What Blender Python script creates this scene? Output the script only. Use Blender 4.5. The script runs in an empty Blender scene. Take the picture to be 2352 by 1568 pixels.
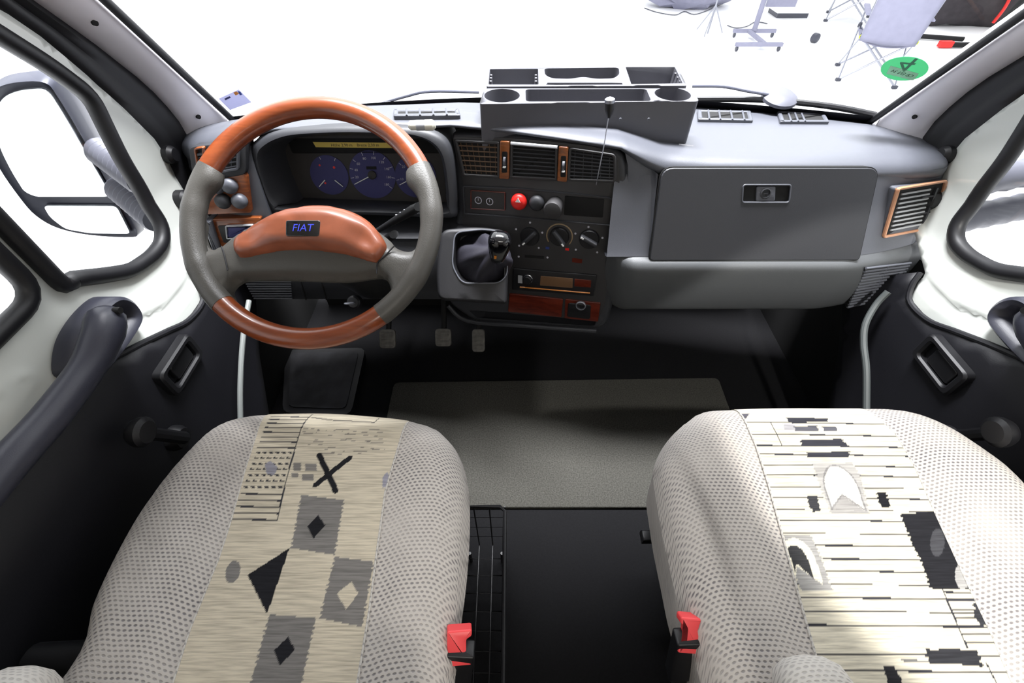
import bpy, bmesh, math, random
import numpy as np
from mathutils import Vector, Matrix
from mathutils.geometry import delaunay_2d_cdt
random.seed(4)
S = bpy.context.scene
COL = S.collection
PI = math.pi

# ------------------------------------------------------------------ camera, world, lights, exposure
F, CX, CY = 1045.0, 1176.0, 784.0
PITCH = math.radians(48.0)
CAM = np.array([-0.10, 0.0, 1.25])
cam_d = bpy.data.cameras.new('camera')
cam_d.sensor_width = 36.0
cam_d.lens = 36.0 * F / 2352.0
cam_d.clip_start = 0.01
cam = bpy.data.objects.new('camera', cam_d)
COL.objects.link(cam)
cam.location = CAM
cam.rotation_euler = (PI / 2 - PITCH, 0, 0)
S.camera = cam

w = bpy.data.worlds.new('studio_daylight')
S.world = w
w.use_nodes = True
bg = w.node_tree.nodes['Background']
bg.inputs[0].default_value = (0.95, 0.97, 1.0, 1)
wn, wl = w.node_tree.nodes, w.node_tree.links
w_tc = wn.new('ShaderNodeTexCoord'); w_sp = wn.new('ShaderNodeSeparateXYZ'); w_mr = wn.new('ShaderNodeMapRange')
wl.new(w_tc.outputs['Generated'], w_sp.inputs[0]); wl.new(w_sp.outputs[1], w_mr.inputs[0])
w_mr.inputs[1].default_value = 0.15; w_mr.inputs[2].default_value = 0.75; w_mr.inputs[3].default_value = 1.3; w_mr.inputs[4].default_value = 3.6
wl.new(w_mr.outputs[0], bg.inputs[1])

def lamp(name, kind, loc, aim, energy, **kw):
    d = bpy.data.lights.new(name, kind)
    d.energy = energy
    for k, v in kw.items():
        setattr(d, k, v)
    o = bpy.data.objects.new(name, d)
    COL.objects.link(o)
    o.location = loc
    o.rotation_euler = (Vector(aim) - Vector(loc)).to_track_quat('-Z', 'Y').to_euler()
    return o
lamp('added_passenger_spot', 'SPOT', (0.66, -0.12, 1.42), (0.735, 0.50, 0.30), 62, spot_size=math.radians(53), spot_blend=0.16,  # added spot; its cone edge stands in for the photographer's shadow
     shadow_soft_size=0.02, color=(1.0, 0.98, 0.93))
lamp('added_rear_fill', 'AREA', (0.25, -1.1, 1.85), (0.1, -0.6, 0.0), 17, shape='RECTANGLE', size=0.8, size_y=0.5,  # added fill from behind the camera, no fixture known there
     color=(1.0, 0.95, 0.88))
lamp('added_dash_top_light', 'AREA', (0.15, 1.75, 4.3), (0.05, 1.15, 0.8), 950, shape='RECTANGLE', size=2.6, size_y=0.7, color=(0.97, 0.97, 1.0))  # added unseen lamp that brightens the dash top through the windscreen
S.view_settings.view_transform = 'Standard'
S.view_settings.look = 'None'
S.view_settings.exposure = 0.0
S.view_settings.gamma = 1.0
S.view_settings.use_curve_mapping = False

# ------------------------------------------------------------------ measuring helpers (photo pixel -> point on a real surface)
def ray(px, py):
    v = (CY - py) / F
    return np.array([(px - CX) / F, math.cos(PITCH) + v * math.sin(PITCH), -math.sin(PITCH) + v * math.cos(PITCH)])
def on_y(px, py, y):
    r = ray(px, py); return CAM + r * (y - CAM[1]) / r[1]
def on_z(px, py, z):
    r = ray(px, py); return CAM + r * (z - CAM[2]) / r[2]
def on_x(px, py, x):
    r = ray(px, py); return CAM + r * (x - CAM[0]) / r[0]
def A(*v): return np.array(v, float)
def nrm(v):
    v = np.asarray(v, float); return v / np.linalg.norm(v)

class Frame:
    """A plane in the place: origin, right, up; n points out of the face."""
    def __init__(s, o, e1, e2):
        s.o = np.asarray(o, float); s.e1 = nrm(e1); e2 = np.asarray(e2, float)
        s.e2 = nrm(e2 - s.e1 * np.dot(e2, s.e1)); s.n = np.cross(s.e1, s.e2)
    def P(s, u, v, w=0.0): return s.o + s.e1 * u + s.e2 * v + s.n * w
    def uv(s, px, py, w=0.0):
        r = ray(px, py); o = s.o + s.n * w
        t = np.dot(o - CAM, s.n) / np.dot(r, s.n)
        p = CAM + r * t - s.o
        return (float(np.dot(p, s.e1)), float(np.dot(p, s.e2)))
    def uvs(s, pts, w=0.0): return [s.uv(a, b, w) for a, b in pts]
GROUND = Frame((0, 0, 0), (1, 0, 0), (0, 1, 0))
def level(z): return Frame((0, 0, z), (1, 0, 0), (0, 1, 0))

# ------------------------------------------------------------------ 2-D outline helpers
def rounded(pts, r, n=5):
    out = []
    N = len(pts)
    for i in range(N):
        p0, p1, p2 = (np.array(pts[(i + k) % N], float) for k in (-1, 0, 1))
        rr = r[i] if isinstance(r, (list, tuple)) else r
        l0, l2 = np.linalg.norm(p0 - p1), np.linalg.norm(p2 - p1)
        d = min(rr, l0 * .48, l2 * .48)
        if d < 1e-6:
            out.append(tuple(p1)); continue
        a, b = p1 + (p0 - p1) / l0 * d, p1 + (p2 - p1) / l2 * d
        for k in range(n + 1):
            t = k / n
            q = (1 - t) ** 2 * a + 2 * t * (1 - t) * p1 + t * t * b
            out.append(tuple(q))
    return out
def spline(pts, closed=True, n=6):
    P = [np.array(p, float) for p in pts]; N = len(P); out = []
    for i in range(N if closed else N - 1):
        if closed:
            p0, p1, p2, p3 = P[i - 1], P[i], P[(i + 1) % N], P[(i + 2) % N]
        else:
            p0, p1, p2, p3 = P[max(i - 1, 0)], P[i], P[i + 1], P[min(i + 2, N - 1)]
        for k in range(n):
            t = k / n
            out.append(.5 * ((2 * p1) + (p2 - p0) * t + (2 * p0 - 5 * p1 + 4 * p2 - p3) * t * t + (3 * p1 - p0 - 3 * p2 + p3) * t ** 3))
    if not closed: out.append(P[-1])
    return [tuple(q) for q in out]
def area2(pts):
    a = np.array(pts); x, y = a[:, 0], a[:, 1]
    return float(np.sum(x * np.roll(y, -1) - np.roll(x, -1) * y))
def ccw(pts): return list(pts) if area2(pts) > 0 else list(pts)[::-1]
def inset(pts, d):
    P = np.array(ccw(pts)); N = len(P)
    e = np.roll(P, -1, 0) - P
    L = np.linalg.norm(e, axis=1, keepdims=True); L[L < 1e-9] = 1
    e = e / L
    nl = np.stack([-e[:, 1], e[:, 0]], 1)
    m = nl + np.roll(nl, 1, 0)
    den = np.maximum(np.sum(m * nl, 1, keepdims=True), .35)
    return [tuple(q) for q in P + m / den * d]
def circle(c, r, n=28, ry=None): return [(c[0] + r * math.cos(2 * PI * k / n), c[1] + (ry or r) * math.sin(2 * PI * k / n)) for k in range(n)]
def resample(pts, step, closed=True):
    P = [np.array(p, float) for p in pts]; out = []
    N = len(P)
    for i in range(N if closed else N - 1):
        a, b = P[i], P[(i + 1) % N]
        k = max(1, int(round(np.linalg.norm(b - a) / step)))
        for j in range(k): out.append(a + (b - a) * j / k)
    if not closed: out.append(P[-1])
    res = []
    for q in out:
        if not res or np.linalg.norm(q - res[-1]) > step * .12: res.append(q)
    return [tuple(q) for q in res]
def inside(P, poly):
    P = np.atleast_2d(P); x, y = P[:, 0], P[:, 1]; r = np.zeros(len(P), bool)
    n = len(poly)
    for i in range(n):
        x0, y0 = poly[i]; x1, y1 = poly[(i + 1) % n]
        if y0 == y1: continue
        c = ((y0 > y) != (y1 > y)) & (x < (x1 - x0) * (y - y0) / (y1 - y0) + x0)
        r ^= c
    return r
def dist_line(P, line, closed=True):
    P = np.atleast_2d(P); d = np.full(len(P), 1e9); n = len(line)
    for i in range(n if closed else n - 1):
        a = np.array(line[i]); b = np.array(line[(i + 1) % n]); ab = b - a
        L = max(float(ab @ ab), 1e-12)
        t = np.clip(((P - a) @ ab) / L, 0, 1)
        d = np.minimum(d, np.linalg.norm(P - a - t[:, None] * ab, axis=1))
    return d

# ------------------------------------------------------------------ mesh builder
class MB:
    def __init__(s): s.v = []; s.f = []; s.mi = []; s.cur = 0
    def add(s, verts, faces):
        b = len(s.v)
        s.v.extend([tuple(map(float, q)) for q in verts])
        for f in faces:
            s.f.append([b + i for i in f]); s.mi.append(s.cur)
        return s
    def loft(s, rings, closed=True, cap0=False, cap1=False):
        n = len(rings[0]); V = [p for r in rings for p in r]; Fs = []
        for i in range(len(rings) - 1):
            for j in range(n if closed else n - 1):
                k = (j + 1) % n
                Fs.append([i * n + j, i * n + k, (i + 1) * n + k, (i + 1) * n + j])
        if cap0: Fs.append(list(range(n))[::-1])
        if cap1: Fs.append([(len(rings) - 1) * n + j for j in range(n)])
        return s.add(V, Fs)
    def prism(s, fr, pts, w0, w1, bev=0.0):
        pts = ccw(pts); R = [[fr.P(u, v, w0) for u, v in pts]]
        if bev > 0:
            for t in (0, .3, .65, 1):
                a = t * PI / 2
                R.append([fr.P(u, v, w1 - bev + bev * math.sin(a)) for u, v in inset(pts, bev * (1 - math.cos(a)))])
        else:
            R.append([fr.P(u, v, w1) for u, v in pts])
        return s.loft(R, True, True, True)
    def ring(s, fr, outer, inner, w0, w1, bev=0.0):
        """frame between two outlines with the same number of points"""
        o, i = outer, inner
        R = [[fr.P(u, v, w0) for u, v in o], [fr.P(u, v, w1 - bev) for u, v in o]]
        if bev:
            m = [((a[0] * .75 + b[0] * .25), (a[1] * .75 + b[1] * .25)) for a, b in zip(o, i)]
            m2 = [((a[0] * .25 + b[0] * .75), (a[1] * .25 + b[1] * .75)) for a, b in zip(o, i)]
            R += [[fr.P(u, v, w1) for u, v in m], [fr.P(u, v, w1) for u, v in m2]]
        R += [[fr.P(u, v, w1 - bev) for u, v in i], [fr.P(u, v, w0) for u, v in i]]
        return s.loft(R, True)
    def box(s, c, sz, R=None, bev=0.0):
        R = np.eye(3) if R is None else np.asarray(R)
        fr = Frame(c, R[:, 0], R[:, 1])
        x, y, z = (q / 2 for q in sz)
        return s.prism(fr, [(-x, -y), (x, -y), (x, y), (-x, y)], -z, z, bev)
    def tube(s, pts, r, n=12, closed=False, caps=True, flat=1.0):
        P = [np.array(p, float) for p in pts]; N = len(P)
        R = r if isinstance(r, (list, tuple, np.ndarray)) else [r] * N
        rings = []; up = None
        for i in range(N):
            t = nrm((P[(i + 1) % N] - P[i - 1]) if closed else (P[min(i + 1, N - 1)] - P[max(i - 1, 0)]))
            if up is None:
                up = A(0, 0, 1) if abs(t[2]) < .9 else A(1, 0, 0)
            a = nrm(up - t * (up @ t)); b = np.cross(t, a); up = a
            rings.append([P[i] + R[i] * (a * math.cos(2 * PI * k / n) * flat + b * math.sin(2 * PI * k / n)) for k in range(n)])
        if closed: rings.append(rings[0])
        return s.loft(rings, True, caps and not closed, caps and not closed)
    def lathe(s, fr, prof, n=28):
        """profile (radius, height) turned about fr.n at fr.o"""
        rings = [[fr.P(max(r, 1e-5) * math.cos(2 * PI * k / n), max(r, 1e-5) * math.sin(2 * PI * k / n), h) for k in range(n)] for r, h in prof]
        return s.loft(rings, True, True, True)
    def sheet(s, outline, holes, step, fn, thick=None):
        """filled outline with holes, mapped to space by fn(Nx2)->Nx3"""
        ob = resample(ccw(outline), step); hb = [resample(ccw(h), step) for h in holes]
        pts = list(ob); edges = [(i, (i + 1) % len(ob)) for i in range(len(ob))]
        for h in hb:
            b = len(pts); pts += h
            edges += [(b + i, b + (i + 1) % len(h)) for i in range(len(h))]
        o = np.array(ob); lo, hi = o.min(0), o.max(0)
        gx, gy = np.meshgrid(np.arange(lo[0], hi[0], step), np.arange(lo[1], hi[1], step))
        g = np.stack([gx.ravel(), gy.ravel()], 1)
        k = inside(g, ob)
        for h in hb: k &= ~inside(g, h)
        g = g[k]
        if len(g):
            d = dist_line(g, ob)
            for h in hb: d = np.minimum(d, dist_line(g, h))
            g = g[d > step * .45]
        pts = [Vector((float(a), float(b))) for a, b in pts] + [Vector((float(a), float(b))) for a, b in g]
        V, _, T, *_ = delaunay_2d_cdt(pts, edges, [], 0, 1e-7)
        V2 = np.array([[q[0], q[1]] for q in V])
        cen = np.array([V2[list(t)].mean(0) for t in T])
        k = inside(cen, ob)
        for h in hb: k &= ~inside(cen, h)
        s.add(fn(V2), [list(t) for t, q in zip(T, k) if q])
        return ob, hb
    def holed(s, fr, outer, holes, wt, wb, depth, step=.02, bottoms=True):
        """block with pockets sunk into its top face"""
        ob, hb = s.sheet(outer, holes, step, lambda q: fr.o + q[:, :1] * fr.e1 + q[:, 1:] * fr.e2 + fr.n * wt)
        s.loft([[fr.P(u, v, wb) for u, v in ob], [fr.P(u, v, wt) for u, v in ob]], True, True, False)
        for i, h in enumerate(hb):
            d = depth[i] if isinstance(depth, (list, tuple)) else depth
            hi = inset(h, min(.004, d * .2))
            s.loft([[fr.P(u, v, wt) for u, v in h[::-1]], [fr.P(u, v, wt - d) for u, v in hi[::-1]]], True, False, bottoms)
        return s
    def dome(s, fr, outline, h, rad, w0, step, extra=None):
        """pillow: outline rounded over a radius, top at height h, skirt down to w0"""
        def fn(q):
            d = np.clip(dist_line(q, ob0) / rad, 0, 1)
            z = h - rad_h + rad_h * np.sqrt(np.clip(1 - (1 - d) ** 2, 0, 1))
            if extra is not None: z = z + extra(q) * np.clip(d, 0, 1)
            return fr.o + q[:, :1] * fr.e1 + q[:, 1:] * fr.e2 + z[:, None] * fr.n
        rad_h = min(rad, h - w0) if h - w0 > 0 else rad
        ob0 = resample(ccw(outline), step)
        ob, _ = s.sheet(outline, [], step, fn)
        s.loft([[fr.P(u, v, w0) for u, v in ob], [fr.P(u, v, h - rad_h) for u, v in ob]], True, True, False)
        return s
    def text(s, fr, string, size, u, v, w, shear=0.0, mirror=False, rot=0.0, depth=0.0):
        cu = bpy.data.curves.new('lettering', 'FONT'); cu.body = string; cu.size = size; cu.align_x = 'CENTER'; cu.align_y = 'CENTER'
        cu.shear = shear; cu.resolution_u = 2
        o = bpy.data.objects.new('lettering', cu); COL.objects.link(o)
        me = bpy.data.meshes.new_from_object(o.evaluated_get(bpy.context.evaluated_depsgraph_get()))
        V = [q.co.copy() for q in me.vertices]; Fc = [list(p.vertices) for p in me.polygons]
        bpy.data.objects.remove(o); bpy.data.curves.remove(cu); bpy.data.meshes.remove(me)
        c, sn = math.cos(rot), math.sin(rot)
        pts = []
        for q in V:
            x = -q.x if mirror else q.x
            pts.append(fr.P(u + x * c - q.y * sn, v + x * sn + q.y * c, w))
        return s.add(pts, Fc)
    def build(s, name, mat, parent=None, smooth=35, fix=True):
        org = np.zeros(3)
        if parent is not None:
            org = np.array(parent.get('_o', (0, 0, 0)), float)
            own = org
        else:
            own = np.array(s.v).mean(0); org = own
        me = bpy.data.meshes.new(name)
        me.from_pydata([tuple(np.array(q) - org) for q in s.v], [], s.f)
        for m in (mat if isinstance(mat, (list, tuple)) else [mat]): me.materials.append(m)
        me.polygons.foreach_set('material_index', s.mi)
        if fix:
            bm = bmesh.new(); bm.from_mesh(me)
            bmesh.ops.remove_doubles(bm, verts=bm.verts, dist=1e-5)
            bmesh.ops.recalc_face_normals(bm, faces=bm.faces)
            bm.to_mesh(me); bm.free()
        if smooth:
            me.shade_smooth(); me.set_sharp_from_angle(angle=math.radians(smooth))
        o = bpy.data.objects.new(name, me); COL.objects.link(o)
        ORG[o.name] = org
        if parent is not None:
            o.parent = parent
            o['_o'] = [float(q) for q in org]
        else:
            o.location = [float(q) for q in org]
            o['_o'] = [float(q) for q in org]
        return o
ORG = {}
def tag(o, label=None, cat=None, group=None, kind=None):
    if label: o['label'] = label
    if cat: o['category'] = cat
    if group: o['group'] = group
    if kind: o['kind'] = kind
    return o
def thing(name, loc, label, cat, group=None, kind=None):
    o = bpy.data.objects.new(name, None); COL.objects.link(o)
    o.location = [float(q) for q in loc]; o['_o'] = [float(q) for q in loc]; o.empty_display_size = .05
    return tag(o, label, cat, group, kind)

# ------------------------------------------------------------------ materials
def lin(c):
    return tuple(((q / 255) / 12.92 if q <= 10 else ((q / 255 + .055) / 1.055) ** 2.4) for q in c) + (1,)
def nodes(name):
    m = bpy.data.materials.new(name); m.use_nodes = True
    nt = m.node_tree; b = nt.nodes['Principled BSDF']
    return m, nt, b
def mk(name, rgb, rough=.5, metal=0.0, bump=0.0, bscale=300.0, coat=0.0, var=0.0, vscale=8.0, spec=.5, sheen=0.0):
    m, nt, b = nodes(name)
    N, L = nt.nodes, nt.links
    b.inputs['Base Color'].default_value = lin(rgb); b.inputs['Roughness'].default_value = rough
    b.inputs['Metallic'].default_value = metal; b.inputs['Coat Weight'].default_value = coat
    b.inputs['Specular IOR Level'].default_value = spec; b.inputs['Coat Roughness'].default_value = .12
    b.inputs['Sheen Weight'].default_value = sheen
    if var > 0 or bump > 0:
        tc = N.new('ShaderNodeTexCoord')
    if var > 0:
        n = N.new('ShaderNodeTexNoise'); n.inputs['Scale'].default_value = vscale; n.inputs['Detail'].default_value = 6
        L.new(tc.outputs['Object'], n.inputs['Vector'])
        r = N.new('ShaderNodeMapRange'); r.inputs[1].default_value = .3; r.inputs[2].default_value = .7
        r.inputs[3].default_value = 1 - var; r.inputs[4].default_value = 1 + var
        L.new(n.outputs[0], r.inputs[0])
        mx = N.new('ShaderNodeMix'); mx.data_type = 'RGBA'; mx.blend_type = 'MULTIPLY'; mx.inputs[0].default_value = 1
        mx.inputs[6].default_value = lin(rgb); L.new(r.outputs[0], mx.inputs[7]); L.new(mx.outputs[2], b.inputs['Base Color'])
    if bump > 0:
        n = N.new('ShaderNodeTexNoise'); n.inputs['Scale'].default_value = bscale; n.inputs['Detail'].default_value = 3
        L.new(tc.outputs['Object'], n.inputs['Vector'])
        bp = N.new('ShaderNodeBump'); bp.inputs['Strength'].default_value = bump; bp.inputs['Distance'].default_value = .001
        L.new(n.outputs[0], bp.inputs['Height']); L.new(bp.outputs[0], b.inputs['Normal'])
    return m
def wood(name, c1, c2, rough=.28, coat=.5, scale=(6, 60, 60)):
    m, nt, b = nodes(name); N, L = nt.nodes, nt.links
    tc = N.new('ShaderNodeTexCoord'); mp = N.new('ShaderNodeMapping'); mp.inputs['Scale'].default_value = scale
    n = N.new('ShaderNodeTexNoise'); n.inputs['Scale'].default_value = 1.6; n.inputs['Detail'].default_value = 8; n.inputs['Distortion'].default_value = 1.2
    cr = N.new('ShaderNodeValToRGB'); cr.color_ramp.elements[0].color = lin(c1); cr.color_ramp.elements[1].color = lin(c2)
    cr.color_ramp.elements[0].position = .3; cr.color_ramp.elements[1].position = .7
    L.new(tc.outputs['Object'], mp.inputs[0]); L.new(mp.outputs[0], n.inputs['Vector']); L.new(n.outputs[0], cr.inputs[0])
    L.new(cr.outputs[0], b.inputs['Base Color']); b.inputs['Roughness'].default_value = rough; b.inputs['Coat Weight'].default_value = coat
    b.inputs['Coat Roughness'].default_value = .15
    return m
def glass(name, tint=(1, 1, 1, 1)):
    m = bpy.data.materials.new(name); m.use_nodes = True; nt = m.node_tree; N, L = nt.nodes, nt.links
    for q in list(N): N.remove(q)
    o = N.new('ShaderNodeOutputMaterial'); t = N.new('ShaderNodeBsdfTransparent'); g = N.new('ShaderNodeBsdfGlossy'); mx = N.new('ShaderNodeMixShader')
    t.inputs[0].default_value = tint; g.inputs['Roughness'].default_value = .02
    mx.inputs[0].default_value = .04
    L.new(t.outputs[0], mx.inputs[1]); L.new(g.outputs[0], mx.inputs[2]); L.new(mx.outputs[0], o.inputs[0])
    return m
def fabric(name, base, dot, cell=(.0085, .0058), col_attr=False):
    m, nt, b = nodes(name); N, L = nt.nodes, nt.links
    def M(op, a, c=None):
        q = N.new('ShaderNodeMath'); q.operation = op
        for i, z in enumerate((a, c)):
            if z is None: continue
            if isinstance(z, (int, float)): q.inputs[i].default_value = z
            else: L.new(z, q.inputs[i])
        return q.outputs[0]
    tc = N.new('ShaderNodeTexCoord'); sp = N.new('ShaderNodeSeparateXYZ'); L.new(tc.outputs['Object'], sp.inputs[0])
    n1 = N.new('ShaderNodeTexNoise'); n1.inputs['Scale'].default_value = 60; L.new(tc.outputs['Object'], n1.inputs['Vector'])
    n2 = N.new('ShaderNodeTexNoise'); n2.inputs['Scale'].default_value = 11; n2.inputs['Detail'].default_value = 5; L.new(tc.outputs['Object'], n2.inputs['Vector'])
    yz = M('SUBTRACT', sp.outputs[1], M('MULTIPLY', sp.outputs[2], 1.0))
    row = M('DIVIDE', M('ADD', yz, M('MULTIPLY', n1.outputs[0], .0012)), cell[1])
    fr = M('SUBTRACT', M('FRACT', row), .5)
    par = M('MULTIPLY', M('MODULO', M('FLOOR', M('ADD', row, 1000.0)), 2.0), .5)
    cx = M('ADD', M('DIVIDE', sp.outputs[0], cell[0]), par)
    fx = M('SUBTRACT', M('FRACT', M('ADD', cx, 1000.0)), .5)
    d = M('SQRT', M('ADD', M('POWER', M('MULTIPLY', fx, 1.5), 2.0), M('POWER', M('MULTIPLY', fr, 1.9), 2.0)))
    mr = N.new('ShaderNodeMapRange'); mr.inputs[1].default_value = .28; mr.inputs[2].default_value = .62; mr.inputs[3].default_value = 1; mr.inputs[4].default_value = 0
    L.new(d, mr.inputs[0])
    st = N.new('ShaderNodeMapRange'); st.inputs[1].default_value = .30; st.inputs[2].default_value = .72; st.inputs[3].default_value = .25; st.inputs[4].default_value = 1.0
    L.new(n2.outputs[0], st.inputs[0])
    f = M('MULTIPLY', mr.outputs[0], st.outputs[0])
    mx = N.new('ShaderNodeMix'); mx.data_type = 'RGBA'; L.new(f, mx.inputs[0]); mx.inputs[6].default_value = lin(base); mx.inputs[7].default_value = lin(dot)
    last = mx.outputs[2]
    if col_attr:
        at = N.new('ShaderNodeVertexColor'); at.layer_name = 'wear'
        m2 = N.new('ShaderNodeMix'); m2.data_type = 'RGBA'; m2.blend_type = 'MULTIPLY'; m2.inputs[0].default_value = 1
        L.new(last, m2.inputs[6]); L.new(at.outputs[0], m2.inputs[7]); last = m2.outputs[2]
    L.new(last, b.inputs['Base Color'])
    b.inputs['Roughness'].default_value = .9; b.inputs['Specular IOR Level'].default_value = .15
    bp = N.new('ShaderNodeBump'); bp.inputs['Strength'].default_value = .6; bp.inputs['Distance'].default_value = .0012
    L.new(M('SUBTRACT', 1.0, mr.outputs[0]), bp.inputs['Height']); L.new(bp.outputs[0], b.inputs['Normal'])
    return m
def print_fabric(name):
    m, nt, b = nodes(name); N, L = nt.nodes, nt.links
    at = N.new('ShaderNodeVertexColor'); at.layer_name = 'print'
    tc = N.new('ShaderNodeTexCoord'); mp = N.new('ShaderNodeMapping'); mp.inputs['Scale'].default_value = (22, 420, 60)
    L.new(tc.outputs['Object'], mp.inputs[0])
    n = N.new('ShaderNodeTexNoise'); n.inputs['Scale'].default_value = 1; n.inputs['Detail'].default_value = 4; L.new(mp.outputs[0], n.inputs['Vector'])
    r = N.new('ShaderNodeMapRange'); r.inputs[1].default_value = .30; r.inputs[2].default_value = .62; r.inputs[3].default_value = .66; r.inputs[4].default_value = 1.06
    L.new(n.outputs[0], r.inputs[0])
    mx = N.new('ShaderNodeMix'); mx.data_type = 'RGBA'; mx.blend_type = 'MULTIPLY'; mx.inputs[0].default_value = 1
    L.new(at.outputs[0], mx.inputs[6]); L.new(r.outputs[0], mx.inputs[7]); L.new(mx.outputs[2], b.inputs['Base Color'])
    b.inputs['Roughness'].default_value = .9; b.inputs['Specular IOR Level'].default_value = .15
    bp = N.new('ShaderNodeBump'); bp.inputs['Strength'].default_value = .4; bp.inputs['Distance'].default_value = .0008
    L.new(n.outputs[0], bp.inputs['Height']); L.new(bp.outputs[0], b.inputs['Normal'])
    return m
def sticker_mat(name, rgb):
    m, nt, b = nodes(name); N, L = nt.nodes, nt.links
    b.inputs['Base Color'].default_value = lin(rgb); b.inputs['Roughness'].default_value = .6
    t = N.new('ShaderNodeBsdfTranslucent'); t.inputs[0].default_value = lin(rgb)
    mx = N.new('ShaderNodeMixShader'); mx.inputs[0].default_value = .55
    L.new(b.outputs[0], mx.inputs[1]); L.new(t.outputs[0], mx.inputs[2]); L.new(mx.outputs[0], nt.nodes['Material Output'].inputs[0])
    return m
M_ = dict(
    dash=mk('grey dashboard plastic', (82, 84, 91), .42, bump=.25, bscale=900),
    dash_dark=mk('dark grey dashboard plastic', (48, 49, 53), .5, bump=.2, bscale=900),
    console=mk('charcoal console plastic', (48, 47, 48), .5, bump=.15, bscale=900),
    bolster=mk('mid grey padded plastic', (72, 74, 76), .5, bump=.25, bscale=700),
    housing_dark=mk('charcoal gear housing plastic', (22, 22, 25), .55, bump=.15, bscale=900),
    black=mk('black plastic', (20, 20, 23), .45),
    matt=mk('matt black', (5, 5, 6), .8),
    rubber=mk('black rubber', (16, 16, 20), .5),
    trim=mk('black door trim', (15, 15, 21), .55, bump=.2, bscale=500),
    handle=mk('blue-grey armrest plastic', (52, 53, 64), .4, bump=.15, bscale=700),
    paint=mk('white body paint', (204, 207, 202), .22, coat=.4),
    pillar=mk('off-white pillar trim', (222, 219, 226), .5),
    wood=wood('glossy brown wood', (96, 46, 22), (150, 82, 40)),
    wood_rim=wood('glossy orange-brown wood', (110, 50, 22), (132, 64, 30), rough=.3, coat=.6),
    wood_cover=wood('brown leather-grain wood', (124, 66, 42), (150, 82, 54), rough=.38, coat=.3, scale=(10, 16, 16)),
    wood_red=wood('dark red wood', (70, 22, 14), (104, 38, 22)),
    copper=mk('copper-toned frame', (200, 146, 112), .3, metal=.2, coat=.4),
    leather=mk('grey-brown leather', (70, 68, 64), .42, bump=.3, bscale=500),
    gaiter=mk('dark leather gaiter', (44, 43, 50), .38, bump=.2, bscale=400),
    gloss=mk('glossy black', (10, 10, 13), .1, coat=1.0),
    chrome=mk('chrome', (200, 202, 208), .15, metal=1.0),
    steel=mk('grey metal', (168, 170, 180), .35, metal=.8),
    silver=mk('silver plastic', (170, 172, 176), .4),
    red=mk('bright red plastic', (226, 36, 30), .4),
    buckle=mk('coral red buckle button', (250, 82, 86), .4),
    blue=mk('blue emblem lettering', (60, 70, 200), .4),
    navy=mk('navy dial face', (52, 52, 104), .6),
    panel=mk('dark brown instrument panel', (46, 43, 42), .6),
    mark=mk('pale print', (190, 190, 200), .6),
    orange=mk('amber plastic', (205, 128, 48), .35),
    bluemark=mk('blue print', (40, 60, 130), .6),
    yellow=mk('yellow label', (228, 200, 96), .6),
    ink=mk('dark ink', (46, 44, 40), .7),
    display=mk('brown display', (112, 84, 60), .35),
    ivory=mk('ivory plastic', (224, 222, 208), .45),
    cable=mk('pale grey rubber', (118, 122, 120), .55), cable_dim=mk('grey rubber', (62, 66, 66), .55),
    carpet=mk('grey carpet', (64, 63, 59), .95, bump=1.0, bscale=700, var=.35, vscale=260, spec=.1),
    floor=mk('black rubber flooring', (12, 12, 14), .85, bump=.5, bscale=400, var=.3, vscale=200, spec=.15),  # this black also stands in for the shade ahead of the carpet
    mat=mk('worn rubber mat', (40, 40, 44), .7, var=.5, vscale=20),
    pedal=mk('worn pedal rubber', (96, 94, 90), .7, var=.3, vscale=80),
    mirror=mk('mirror glass', (235, 240, 240), .02, metal=1.0),
    housing=mk('grey-black mirror housing', (58, 60, 72), .4),
    gaiter_grey=mk('grey ribbed sleeve', (84, 85, 95), .5),
    hall=mk('white hall paint', (250, 250, 250), .9),
    tray=mk('grey storage tray plastic', (84, 84, 90), .42, bump=.2, bscale=900),
    green=sticker_mat('green sticker', (112, 184, 146)),
    paper=mk('white paper', (236, 238, 236), .7),
    lilac=sticker_mat('lilac paper', (176, 177, 196)),
    canvas=mk('grey camping canvas', (140, 140, 160), .85, var=.05, vscale=14),
    bagfab=mk('black bag fabric', (46, 40, 44), .8, var=.3, vscale=12),
    lime=mk('lime cord', (190, 214, 30), .6),
    seat=fabric('woven light grey upholstery', (196, 190, 184), (104, 101, 106), cell=(.0078, .0054), col_attr=True),
    arm=fabric('woven armrest upholstery', (206, 202, 196), (150, 146, 146)),
    printed=print_fabric('printed cream upholstery'),
    headliner=mk('beige headliner', (196, 192, 184), .9),
    glass=glass('clear glass', (.97, .98, .98, 1)),
)

# ================================================================== SETTING: cab shell
def interp(x, xs, ys): return np.interp(x, xs, ys)
DZ = [0, .45, .58, .66, .74, .95, 1.35]; DX = [.80, .80, .812, .842, .855, .85, .80]
def door_x(z): return np.interp(z, DZ, DX)
def door_yz(px, py, s):
    x = .85
    for _ in range(12):
        p = on_x(px, py, s * x); x = float(door_x(p[2]))
    return (float(p[1]), float(p[2]))
def LD(pts): return [door_yz(a, b, -1) for a, b in pts]

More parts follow.
